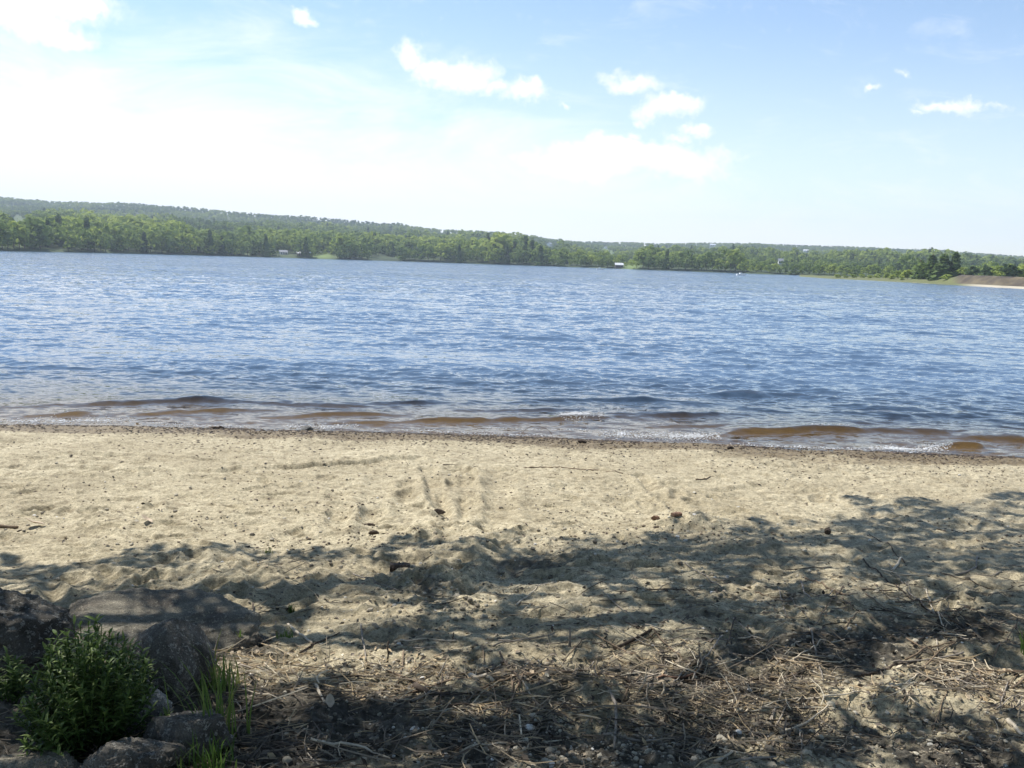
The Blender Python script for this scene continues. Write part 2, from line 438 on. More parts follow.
def ground_z(x, y):
    x = np.asarray(x, float); y = np.asarray(y, float)
    px, py, dirt, strip = ground_masks(x, y)
    z = base_z(x, y)
    s = y - shore(x)
    dry = smooth(0.05, 1.2, -s)
    low = smooth(520, 600, py)
    z = z + dry * (0.050 * fbm(x * .7, y * .9, 1, 3) + (0.022 + .020 * low) * fbm(x * 3.1, y * 3.6, 2, 3, .55))
    rake = fbm(x * 0.9, y * 5.5 + .6 * vnoise(x * .8, y * .5, 8), 9, 3, .6)
    z = z + smooth(0.1, .8, -s) * 0.022 * rake * (1 - .6 * low)
    z = z + smooth(-0.1, .3, -s) * ((0.015 + 0.016 * np.clip(dirt + strip, 0, 1)) * fbm(x * 13, y * 13, 3, 3, .65))
    z = z + smooth(0.0, .3, -s) * 0.010 * strip * fbm(x * 9, y * 22, 4, 2, .6)
    z = z + smooth(2.5, 4, 14 - y) * (.004 + 0.009 * np.clip(dirt * 1.3 - .2, 0, 1)) * fbm(x * 34, y * 34, 6, 2, .6)
    shp = x.shape; xf, yf, zf = x.ravel(), y.ravel(), z.ravel().copy()
    for P, w, dpt in GROOVE_W:
        lo, hi = P.min(0) - 3 * w, P.max(0) + 3 * w
        k = np.nonzero((xf > lo[0]) & (xf < hi[0]) & (yf > lo[1]) & (yf < hi[1]))[0]
        if not len(k): continue
        q = np.stack([xf[k], yf[k]], 1)
        q = q + 0.05 * np.stack([fbm(q[:, 0] * 3, q[:, 1] * 3, 21, 2), fbm(q[:, 0] * 3, q[:, 1] * 3, 22, 2)], 1)
        dist = np.full(len(k), 9.)
        for a, b in zip(P[:-1], P[1:]):
            ab = b - a; t = np.clip(((q - a) @ ab) / (ab @ ab), 0, 1)
            dist = np.minimum(dist, np.linalg.norm(q - a - t[:, None] * ab, axis=1))
        u = dist / w
        brk = np.clip(.75 + 1.5 * vnoise(q[:, 0] * 2.3, q[:, 1] * 2.3, 33), .1, 1.2)
        zf[k] += 1.35 * brk * (-dpt * np.exp(-u ** 4) + .45 * dpt * np.exp(-((u - 1.5) / .45) ** 2))
    for (mx, my), rx, ry, h in MOUND_W:
        k = np.nonzero((np.abs(xf - mx) < 2.5 * rx) & (np.abs(yf - my) < 2.5 * ry))[0]
        if len(k):
            u = ((xf[k] - mx) / rx) ** 2 + ((yf[k] - my) / ry) ** 2
            zf[k] += h * np.exp(-u) * (1 + .8 * fbm(xf[k] * 7, yf[k] * 7, 51, 3, .6))
    for fx, fy, fa, fl, fd in FOOT:
        k = np.nonzero((np.abs(xf - fx) < .35) & (np.abs(yf - fy) < .35))[0]
        if len(k):
            dx, dy = xf[k] - fx, yf[k] - fy
            a = dx * math.cos(fa) + dy * math.sin(fa); b = -dx * math.sin(fa) + dy * math.cos(fa)
            u = np.sqrt((a / fl) ** 2 + (b / (fl * .45)) ** 2)
            zf[k] += -fd * np.exp(-u ** 3) + .5 * fd * np.exp(-((u - 1.45) / .35) ** 2)
    return zf.reshape(shp)

def gz(x, y): return float(ground_z(np.array([float(x)]), np.array([float(y)]))[0])
def GP(px, py, up=0.0):
    x, y = G(px, py); return np.array([x, y, gz(x, y) + up])

# ------------------------------------------------------------------ beach + bed sheet
rows = list(np.arange(-30, -2, 1.0)) + list(np.arange(-2, 1.8, .15))
y = 1.8
while y < 14.2: rows.append(y); y += max(.009, .55 * y * y / 1774)
while y < 420: rows.append(y); y += max(.2, .05 * (y - 13))
rows = np.array(rows)
c_in = np.linspace(-1, 1, 1000)
k_out = 1.16 ** np.arange(1, 31)
hw = .66 * np.clip(rows, 1.8, 90) + .3
inner = hw[:, None] * c_in[None]
ext = 1.0 + (110 - hw[:, None]).clip(20) * ((k_out - 1) / (k_out[-1] - 1))[None]
X = np.concatenate([-(hw[:, None] + ext[:, ::-1]), inner, hw[:, None] + ext], 1)
Y = np.repeat(rows[:, None], X.shape[1], 1)
Z = ground_z(X, Y)
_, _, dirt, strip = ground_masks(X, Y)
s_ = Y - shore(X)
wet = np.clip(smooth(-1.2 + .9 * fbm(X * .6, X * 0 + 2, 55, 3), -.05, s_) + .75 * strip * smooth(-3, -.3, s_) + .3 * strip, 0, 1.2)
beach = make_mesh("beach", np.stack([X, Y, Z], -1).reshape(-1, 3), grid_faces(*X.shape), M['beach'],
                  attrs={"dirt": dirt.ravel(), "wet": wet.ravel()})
tag(beach, "pale trampled sand beach running down to the lake, shaded by trees in front", "beach", kind="structure")

# ------------------------------------------------------------------ water
_w = np.random.default_rng(3)
WAVES = []
for lam in np.geomspace(.14, 1.9, 72):
    th = _w.normal(0, R(27)) + R(8)
    WAVES.append((lam, th, _w.uniform(0, 6.28), .0195 * 1.414 * lam / 6.283 * min(1, lam ** -.45) * _w.uniform(.6, 1.4)))
BREAK = [  # crest polylines in photo pixels, height (m), front width, back width
    ([(335, 425), (400, 423), (480, 421), (540, 419), (600, 416), (625, 416)], .085, .12, .5),
    ([(705, 438), (760, 434), (820, 431), (870, 431), (895, 432)], .08, .12, .5),
    ([(930, 451), (960, 447), (985, 447), (1005, 449)], .07, .10, .4),
    ([(120, 418), (165, 414), (220, 411), (285, 410)], .065, .12, .5),
    ([(-40, 409), (60, 406), (140, 402), (270, 398)], .055, .16, .6),
    ([(500, 405), (560, 401), (640, 400), (700, 403)], .05, .16, .6),
    ([(840, 420), (900, 417), (960, 414), (1030, 417)], .055, .16, .6),
    ([(350, 404), (430, 403), (500, 404)], .05, .16, .6),
    ([(640, 417), (720, 415), (770, 414)], .055, .15, .5),
    ([(250, 418), (330, 415), (420, 414)], .045, .14, .4), ([(20, 416), (80, 414), (150, 413)], .04, .14, .4), ([(640, 428), (720, 426), (800, 424)], .045, .14, .4),
    ([(860, 430), (930, 432), (1010, 434)], .05, .14, .4), ([(430, 412), (520, 410), (610, 409)], .045, .15, .5), ([(760, 422), (850, 424), (900, 424)], .04, .15, .5), ([(150, 400), (280, 404), (400, 408)], .04, .16, .6),
    ([(960, 440), (1000, 439), (1060, 440)], .07, .13, .5)]
def on_water(px, py):
    d = ray(px, py); t = -CAM[2] / d[..., 2]; return CAM + d * t[..., None]
BREAK_W = []
for pts, a, f1, f2 in BREAK:
    P = on_water(np.array([p[0] for p in pts], float), np.array([p[1] for p in pts], float))
    mid = P[:, :1].mean(0); P[:, 0] = mid + (P[:, 0] - mid) * 1.22
    BREAK_W.append((P[:, 0], P[:, 1], a, f1, f2))

def water_z(x, y):
    s = y - shore(x)
    chop = np.zeros_like(x)
    att = smooth(-.2, 8, s)
    for lam, th, ph, a in WAVES:
        kx, ky = math.sin(th) * 6.283 / lam, math.cos(th) * 6.283 / lam
        sn = np.sin(kx * x + ky * y + ph)
        chop += a * ((np.exp(1.1 * sn) - 1.33) / 1.35)
    grp = .75 + .9 * fbm(x * .12, y * .25, 61, 3)
    z = chop * (0.30 + .70 * att) * np.clip(grp, .35, 1.5)
    for bx, by, a, f1, f2 in BREAK_W:
        k = (x > bx[0] - .3) & (x < bx[-1] + .3) & (y > by.min() - 2) & (y < by.max() + 3)
        if not k.any(): continue
        xx, yy = x[k], y[k]
        u = (xx - bx[0]) / (bx[-1] - bx[0])
        env = smooth(-.02, .45, u) * smooth(1.02, .6, u)
        yc = np.interp(xx, bx, by) + .22 * fbm(xx * 1.3, xx * 0 + f2, 71, 3, .6)
        d = yy - yc; env = env * np.clip(.85 + .9 * fbm(xx * 1.1, xx * 0 + a * 50, 73, 3, .6), .25, 1.3)
        z[k] += a * env * np.where(d < 0, np.exp(-(d / f1) ** 2), np.exp(-(d / f2) ** 2)) * (1 + .35 * vnoise(xx * 3, yy * 2, 72))
    return z

ss = []
v = -0.6
while v < 1500:
    ss.append(v); yy = v + 13.2
    v += .045 if v < 9 else max(.06, .22 * yy * yy / 2350)
ss = np.array(ss)
c_in = np.linspace(-1, 1, 1000)
hw = .68 * (ss + 13.2) + .5
k_out = np.array([1.05, 1.15, 1.3, 1.6, 2.0, 2.6, 3.5, 5.0])
Xw = np.concatenate([-hw[:, None] * k_out[::-1][None], hw[:, None] * c_in[None], hw[:, None] * k_out[None]], 1)
Yw = ss[:, None] + shore(Xw)
Zw = np.where(np.abs(Xw) < 200, water_z(Xw, Yw), 0)
Sw = np.repeat(ss[:, None], Xw.shape[1], 1)
water = make_mesh("water", np.stack([Xw, Yw, Zw], -1).reshape(-1, 3), grid_faces(*Xw.shape), M['water'],
                  attrs={"far": smooth(10, 70, Sw).ravel(), "deep": smooth(.8, 10, Sw).ravel()})
tag(water, "rippled blue lake with small brown breakers at the sandy edge", "lake", kind="structure")

# foam along the breaking edges
foam = Soup(); ico1 = icosphere(1)
frng = np.random.default_rng(8)
FOAM = [((-20, 421), (135, 420), 2.2, 380), ((560, 418), (604, 415), 2.6, 330), ((598, 434), (722, 437), 2.6, 900), ((868, 449), (955, 449), 2.0, 520),
        ((280, 427), (360, 426), 1.6, 160), ((130, 423), (260, 427), 1.2, 130), ((400, 431), (560, 436), .8, 120), ((720, 444), (870, 450), .9, 130), ((480, 428), (620, 431), .6, 60), ((810, 428), (850, 430), .8, 30)]
for (x0, y0), (x1, y1), sp, n in FOAM:
    n = n * 3; t = frng.beta(1.6, 1.6, n); t = t[frng.random(n) < .25 + 1.5 * np.clip(.5 + fbm(t * abs(x1 - x0) * .09, t * 0 + x0, 44, 3, .6), 0, 1) ** 2]; n = len(t); px = x0 + (x1 - x0) * t; py = y0 + (y1 - y0) * t + 1.5 * fbm(t * abs(x1 - x0) * .04, t * 0, 45, 2) + frng.normal(0, sp * .7, n) * (.4 + frng.random(n))
    P = on_water(px, py); zz = water_z(P[:, 0], P[:, 1])
    keep = P[:, 1] > shore(P[:, 0]) - .06
    for (qx, qy, _), q in zip(P[keep], zz[keep]):
        r = frng.uniform(.003, .0085) * (1.6 if frng.random() < .08 else 1)
        V = ico1[0] * r * np.array([frng.uniform(.9, 2.4), 1, .75]) * frng.uniform(.8, 1.2, (len(ico1[0]), 1))
        foam.add(V + (qx, qy, q + r * .3), ico1[1], frng.random())
tag(foam.build("foam", M['foam']), "white bubbly foam along the breaking edge of the lake", "foam", kind="stuff")

# wet leaf and twig debris along the waterline
deb = Soup(); ico0 = icosphere(0)
for n, sg, rmin, rmax in ((3600, .07, .007, .024), (5200, .36, .005, .017), (5500, 1.3, .004, .013)):
    for _ in range(n):
        x_ = frng.uniform(-10.5, 10.5)
        off = abs(frng.normal(0, sg)) + .015
        dn = vnoise(np.array([x_ * .8]), np.array([off * 3]), 91)[0] + .25
        if frng.random() > .35 + 1.6 * dn: continue
        y_ = float(shore(np.array([x_]))[0]) - off
        r = frng.uniform(rmin, rmax)
        a = frng.uniform(0, 3.14); V = ico0[0] * r * np.array([frng.uniform(1, 2.6), 1, .5]) * frng.uniform(.7, 1.25, (12, 1))
        V = V @ np.array([[math.cos(a), math.sin(a), 0], [-math.sin(a), math.cos(a), 0], [0, 0, 1]])
        deb.add(V + (x_, y_, 0), ico0[1], frng.random() ** 1.5)
for v_ in deb.v:
    pass
_P = ground_at(frng.uniform(-40, 1064, 2900), 440 + 110 * frng.random(2900) ** .8)
_P = _P[frng.random(2900) < .10 + 2.0 * np.clip(fbm(_P[:, 0] * 1.3, _P[:, 1] * 2.2, 92, 3, .6), 0, 1)]
for x_, y_, _q in _P:
    r = frng.uniform(.003, .011); a = frng.uniform(0, 3.14)
    V = ico0[0] * r * np.array([frng.uniform(1, 2.4), 1, .7]) * frng.uniform(.7, 1.25, (12, 1))
    V = V @ np.array([[math.cos(a), math.sin(a), 0], [-math.sin(a), math.cos(a), 0], [0, 0, 1]])
    deb.add(V + (x_, y_, 0), ico0[1], frng.uniform(.3, 1))
cen = np.array([v_.mean(0) for v_ in deb.v]); cz = ground_z(cen[:, 0], cen[:, 1])
for v_, z_ in zip(deb.v, cz): v_[:, 2] += z_ + .003
tag(deb.build("debris", M['debris'], smooth_sh=False), "dark wet leaf and bark debris along the waterline", "debris", kind="stuff")

# ------------------------------------------------------------------ rocks
def rock_mesh(seed, dims, sub=5, nplanes=16, rough=.09, flat_top=None, kk=34.0):
    r = np.random.default_rng(seed)
    v, f = icosphere(sub)
    n = r.normal(0, 1, (nplanes, 3)); n /= np.linalg.norm(n, axis=1, keepdims=True)
    off = r.uniform(.62, .95, nplanes)
    if flat_top: n = np.concatenate([n, [[.08, -.06, 1]]]); off = np.append(off, flat_top)
    d = v @ n.T
    rad = np.where(d > .08, off[None] / np.maximum(d, .08), 3.0)
    k = kk
    rr = -np.log(np.exp(-k * np.minimum(rad, 1.25)).sum(1)) / k
    rr = np.clip(rr, .35, 1.1)
    P = v * rr[:, None]
    P = P * (1 + rough * 2.0 * fbm3(v * 2.6 + seed, seed, 5, .62)[:, None] + rough * .7 * fbm3(v * 13 + seed, seed + 3, 3, .6)[:, None])
    return P * (np.asarray(dims) / 2), f

def place_rock(name, seed, px, py, dims, mat, label, sink=.3, rz=0, tilt=(0, 0), cat="rock", **kw):
    V, f = rock_mesh(seed, dims, **kw)
    x, y = G(px, py)
    o = make_mesh(name, V, f, mat, loc=(x, y, gz(x, y) + dims[2] * (.5 - sink)))
    o.rotation_euler = (tilt[0], tilt[1], rz)
    return tag(o, label, cat)

place_rock("boulder", 29, -14, 664, (.66, .62, .52), M['rock_grey'], "big dark grey boulder cut off by the left edge, behind the leafy bush", .22, .4, nplanes=8, rough=.09)
place_rock("boulder", 24, 148, 634, (1.02, .62, .30), M['rock_flat'], "long flat-topped boulder with a sunlit sandy top, behind the bush", .30, .1, (R(9), 0), flat_top=.55, nplanes=9, rough=.08)
place_rock("boulder", 33, 178, 688, (.35, .34, .37), M['rock_grey'], "upright angular grey rock with a dark hollow side, just right of the bush", .16, .9, (R(-14), R(24)), nplanes=9, rough=.05, kk=70)
place_rock("rock", 41, 143, 728, (.31, .22, .21), M['rock_pale'], "small pale grey lichened rock at the right foot of the bush", .12, .2, (R(15), R(8)))
place_rock("rock", 45, 190, 752, (.36, .28, .24), M['rock_grey'], "brown-grey rock beside the grass, below the upright angular rock", .3, 1.0)
place_rock("rock", 47, 128, 778, (.34, .22, .20), M['rock_grey'], "dark flat rock at the bottom edge below the small pale rock", .25, .3)
place_rock("rock", 52, 30, 786, (.40, .25, .17), M['rock_flat'], "low brownish rock at the bottom left corner under the bush", .3, .2)
place_rock("rock", 53, 258, 636, (.12, .10, .07), M['rock_grey'], "fist-sized grey stone at the right end of the flat-topped boulder", .25, .2, sub=4)
x, y = G(307, 430)
V, f = rock_mesh(61, (.19, .14, .12), sub=4)
tag(make_mesh("stone", V, f, M['rock_pale'], loc=(x, y, gz(x, y) + .02)), "pale stone sitting in the shallow water at the lake edge", "stone")

# ------------------------------------------------------------------ leafy bush and grass
def leaf_shape(L, Wd, bend, nseg=3):
    t = np.linspace(0, 1, nseg + 1)
    w = Wd * np.sin(np.clip(t * .93 + .07, 0, 1) * math.pi) ** .8
    w[-1] = Wd * .05
    zc = -bend * L * t ** 2
    P = []
    for tt, ww, zz in zip(t, w, zc):
        P += [(-ww, tt * L, zz + ww * .35), (0, tt * L, zz), (ww, tt * L, zz + ww * .35)]
    f = []
    for i in range(nseg):
        a = i * 3
        f += [(a, a + 1, a + 4, a + 3), (a + 1, a + 2, a + 5, a + 4)]
    return np.array(P), np.array(f)

def frame(d, up=(0, 0, 1), roll=0.0):
    d = np.asarray(d, float); d = d / np.linalg.norm(d)
    x = np.cross(d, up); x = x / (np.linalg.norm(x) + 1e-9)
    z = np.cross(x, d)
    c, s = math.cos(roll), math.sin(roll)
    return np.stack([c * x + s * z, d, -s * x + c * z])

brng = np.random.default_rng(17)
def make_bush(px, py, hgt, rad, nst, label, name="bush"):
    x, y = G(px, py); z = gz(x, y)
    root = empty(name, (x, y, z)); tag(root, label, "bush")
    st, lf = Soup(), Soup()
    for i in range(nst):
        a = brng.uniform(0, 6.28); rr = rad * brng.random() ** .5 * (1 + .22 * math.sin(3 * a + 1) + .12 * math.sin(7 * a))
        top = np.array([rr * math.cos(a), rr * math.sin(a), hgt * (1.0 - .55 * (rr / rad) ** 2) * brng.uniform(.66, 1.0)])
        b = np.array([.25 * top[0], .25 * top[1], -.03])
        t = np.linspace(0, 1, 7)[:, None]
        P = b + (top - b) * t + np.array([top[0], top[1], 0]) * .25 * (t * (1 - t))
        st.add(*tube(P, np.linspace(.0045, .0016, 7), 5), hue=.2)
        n = brng.integers(18, 30)
        for j in range(n):
            tt = .35 + .65 * (j / (n - 1)); k = min(int(tt * 6), 5); q = P[k] + (P[k + 1] - P[k]) * (tt * 6 - k)
            az = j * 2.4 + brng.normal(0, .3)
            up = .35 + .9 * tt * (1 if j > n - 6 else .6)
            d = np.array([math.cos(az), math.sin(az), up]) + brng.normal(0, .15, 3)
            V, f = leaf_shape(brng.uniform(.026, .058) * (1.15 - .35 * tt), brng.uniform(.0038, .0072), brng.uniform(.1, .7))
            lf.add(V @ frame(d, roll=brng.normal(0, .3)) + q, f, np.clip(.40 + .6 * (tt - .5) + brng.normal(0, .2) + .5 * (brng.random() < .04), 0, 1))
    st.build("stems", M['grass'], root); lf.build("foliage", M['bush'], root, smooth_sh=False)
    return root
make_bush(90, 742, .50, .255, 210, "dense leafy green bush growing between the rocks in the shade")
make_bush(10, 700, .20, .10, 14, "low green leafy sprig at the left edge beside the dark boulder", "sprig")

def make_tuft(px, py, n, h, spread, label, hue=.5):
    x, y = G(px, py); s = Soup()
    for _ in range(n):
        b = brng.normal(0, spread, 2); L = h * brng.uniform(.45, 1.1); a = brng.uniform(0, 6.28)
        lean = brng.uniform(.08, .55); t = np.linspace(0, 1, 6)
        d = np.array([math.cos(a), math.sin(a)])
        P = np.stack([b[0] + d[0] * lean * L * t ** 2, b[1] + d[1] * lean * L * t ** 2, L * (t - .28 * lean * t ** 3)], 1)
        sd = np.array([-d[1], d[0], 0]); w = .0038 * (1 - t) ** .6 + .0003
        V = np.stack([P - sd * w[:, None], P + sd * w[:, None]], 1).reshape(-1, 3)
        i = np.arange(5) * 2
        s.add(V, np.stack([i, i + 1, i + 3, i + 2], 1), np.clip(hue + brng.normal(0, .18), 0, 1))
    o = s.build("grass_tuft", M['grass'], loc=(x, y, gz(x, y) - .01))
    return tag(o, label, "grass tuft")
make_tuft(214, 738, 46, .38, .05, "tall bright grass tuft growing against the upright angular rock", .62)
make_tuft(222, 690, 40, .26, .04, "light green grass tuft behind the tall one, by the lit straw", .7)
make_tuft(208, 775, 60, .17, .05, "dark green grass tuft in the shade at the bottom edge right of the rocks", .2)
make_tuft(240, 642, 18, .11, .0012, "small grass tuft at the right end of the flat-topped boulder", .6)
make_tuft(291, 604, 34, .06, .012, "tiny green grass clump on the sand beyond the flat-topped boulder", .4)
make_tuft(285, 632, 30, .06, .018, "sparse green sprouts beside the short pale stick", .6)
make_tuft(1026, 655, 22, .16, .02, "grass sprig at the right edge of the shaded sand", .4)
make_tuft(268, 552, 16, .05, .010, "few pale grass blades at the top edge of the tree shade", .8)

# ------------------------------------------------------------------ straw litter, gravel
lrng = np.random.default_rng(23)
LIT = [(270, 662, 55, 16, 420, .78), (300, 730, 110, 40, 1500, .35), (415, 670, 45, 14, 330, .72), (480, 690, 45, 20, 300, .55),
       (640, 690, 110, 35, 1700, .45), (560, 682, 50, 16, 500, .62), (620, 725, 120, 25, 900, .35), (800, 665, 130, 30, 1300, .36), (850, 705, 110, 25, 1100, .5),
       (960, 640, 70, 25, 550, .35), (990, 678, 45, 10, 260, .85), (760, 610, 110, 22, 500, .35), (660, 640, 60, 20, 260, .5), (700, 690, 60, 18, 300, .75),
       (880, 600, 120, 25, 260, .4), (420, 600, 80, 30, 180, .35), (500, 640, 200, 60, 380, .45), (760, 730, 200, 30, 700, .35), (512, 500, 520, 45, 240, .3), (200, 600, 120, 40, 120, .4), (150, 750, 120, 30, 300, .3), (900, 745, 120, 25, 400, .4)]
lit = Soup(); pts = []
for cx, cy, rx, ry, n, hue in LIT:
    px = lrng.normal(cx, rx, n); py = np.minimum(lrng.normal(cy, ry, n), 800)
    ok = py > 455
    P = ground_at(px[ok], py[ok])
    for p in P: pts.append((p[0], p[1], hue))
pts = np.array(pts); cl_ = fbm(pts[:, 0] * 2.6, pts[:, 1] * 2.6, 78, 3, .6)
pts = pts[lrng.random(len(pts)) < np.clip(.40 + 2.3 * cl_, .04, 1)]; zz = ground_z(pts[:, 0], pts[:, 1])
hum = vnoise(pts[:, 0] * 6, pts[:, 1] * 6, 77)
for (x, y, hue), z, hm in zip(pts, zz, hum):
    far_ = y > 6.5
    L = lrng.lognormal(math.log(.078), .6) * (.6 if far_ else 1); L = min(L, .40)
    r = lrng.uniform(.0010, .0028) * (1.35 if L > .12 else 1)
    a = lrng.uniform(0, 6.28) if lrng.random() < .6 else lrng.normal(0, .5)
    tilt = lrng.normal(0, .10)
    if lrng.random() < .05: tilt = lrng.uniform(.2, .7)
    d = np.array([math.cos(a) * math.cos(tilt), math.sin(a) * math.cos(tilt), math.sin(tilt)])
    t = np.linspace(-.5, .5, 4)[:, None]
    sd = np.array([-d[1], d[0], 0]) * lrng.normal(0, .12) * L
    P = np.array([x, y, z + r + max(0, hm) * .02 + abs(math.sin(tilt)) * L * .35]) + d * t * L + sd * (t * t * 4)
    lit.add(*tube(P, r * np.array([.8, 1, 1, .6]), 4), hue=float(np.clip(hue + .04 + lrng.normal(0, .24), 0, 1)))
# crumbled leaf bits among the straw
CI = lrng.integers(len(LIT), size=4600); CQ = np.array([q[:4] for q in LIT], float)[CI]
CX, CY = lrng.normal(CQ[:, 0], CQ[:, 2] * 1.1), np.minimum(lrng.normal(CQ[:, 1], CQ[:, 3] * 1.1), 800)
CR = ground_at(CX, np.maximum(CY, 440))
for _ in range(4600):
    c = LIT[CI[_]]
    if CY[_] < 470: continue
    x, y = CR[_][0], CR[_][1]; r = lrng.uniform(.006, .02)
    V, f = leaf_shape(2 * r, r * .6, lrng.uniform(-.4, .5), 2)
    a = lrng.uniform(0, 6.28)
    V = V @ frame((math.cos(a), math.sin(a), lrng.normal(0, .25)), roll=lrng.normal(0, .5)) + (x, y, 0)
    lit.add(V, f, float(np.clip(c[5] - .1 + lrng.normal(0, .22), 0, 1)))
    lit.v[-1][:, 2] += 1000
lowi = [i for i, v_ in enumerate(lit.v) if v_[0, 2] > 500]
cen = np.array([lit.v[i].mean(0) for i in lowi]); cz = ground_z(cen[:, 0], cen[:, 1])
for i, z_ in zip(lowi, cz): lit.v[i][:, 2] += z_ + .006 - 1000
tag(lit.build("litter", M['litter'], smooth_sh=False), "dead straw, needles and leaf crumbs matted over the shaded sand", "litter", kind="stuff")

GRV = [(520, 752, 120, 18, 1100), (660, 755, 100, 15, 600), (840, 655, 70, 30, 700), (740, 590, 70, 20, 350), (450, 590, 50, 22, 420), (420, 650, 70, 30, 350),
       (900, 740, 110, 25, 900), (690, 555, 50, 16, 350), (560, 560, 60, 18, 220), (620, 640, 300, 60, 800), (512, 500, 560, 40, 2000), (512, 570, 560, 40, 1800), (370, 700, 60, 30, 200), (720, 532, 60, 10, 120), (330, 575, 80, 20, 200)]
grv = Soup(); stones = [rock_mesh(300 + i, (2, 2, 1.5), 1, 9, .12) for i in range(8)]
pp = []
for cx, cy, rx, ry, n in GRV:
    px = lrng.normal(cx, rx, n); py = np.minimum(lrng.normal(cy, ry, n), 800); ok = py > 460
    for p in ground_at(px[ok], py[ok]): pp.append((p[0], p[1], cy))
pp = np.array(pp); zz = ground_z(pp[:, 0], pp[:, 1])
for (x, y, cy), z in zip(pp, zz):
    V, f = stones[lrng.integers(8)]
    r = min(lrng.lognormal(math.log(.0048 if y < 6.5 else .0062), .55), .02); a = lrng.uniform(0, 6.28)
    V = V * r @ np.array([[math.cos(a), math.sin(a), 0], [-math.sin(a), math.cos(a), 0], [0, 0, 1]]) + (x, y, z + r * .2)
    grv.add(V, f, float(np.clip(.55 + lrng.normal(0, .2), 0, 1)))
tag(grv.build("gravel", M['gravel'], smooth_sh=False), "small pale and grey gravel stones scattered in the sand", "gravel", kind="stuff")

# ------------------------------------------------------------------ sticks that can be told apart
def stick(pts, rad_mm, mat, label=None, group=None, cat="stick", name="stick", lift=.0, seed=0, standing=None):
    r = rad_mm / 1000.0
    sr = np.random.default_rng(seed + 900)
    if standing:
        x, y = G(*pts[0]); z = gz(x, y)
        t = np.linspace(-.1, 1, 7)[:, None]
        P = np.array([x, y, z]) + t * np.array([standing[1], standing[2], standing[0]]) + sr.normal(0, .002, (7, 3))
    else:
        ctrl = np.array([G(*p) for p in pts]); seg = np.r_[0, np.cumsum(np.linalg.norm(np.diff(ctrl, axis=0), axis=1))]
        n = max(7, int(seg[-1] / .03)); s = np.linspace(0, seg[-1], n)
        xy = np.stack([np.interp(s, seg, ctrl[:, 0]), np.interp(s, seg, ctrl[:, 1])], 1)
        xy += np.cumsum(sr.normal(0, .0012, (n, 2)), 0)
        z = ground_z(xy[:, 0], xy[:, 1]); zs = np.convolve(np.pad(z, 3, 'edge'), np.ones(7) / 7, 'valid')
        lin = np.interp(s, [0, s[-1]], [zs[0], zs[-1]])
        zf = np.maximum(.5 * zs + .5 * lin, z) + r * .7 + lift
        P = np.c_[xy, zf]
    n = len(P); rr = r * np.linspace(1.05, .72, n) * (1 + .12 * sr.normal(0, 1, n)).clip(.7, 1.3)
    o0 = P[0].copy()
    V, f = tube(P - o0, rr, 7)
    V = V + sr.normal(0, r * .05, V.shape)
    o = make_mesh(name, V, f, mat, loc=o0, attrs={"hue": np.full(len(V), .5)})
    return tag(o, label, cat, group)
m_ = M
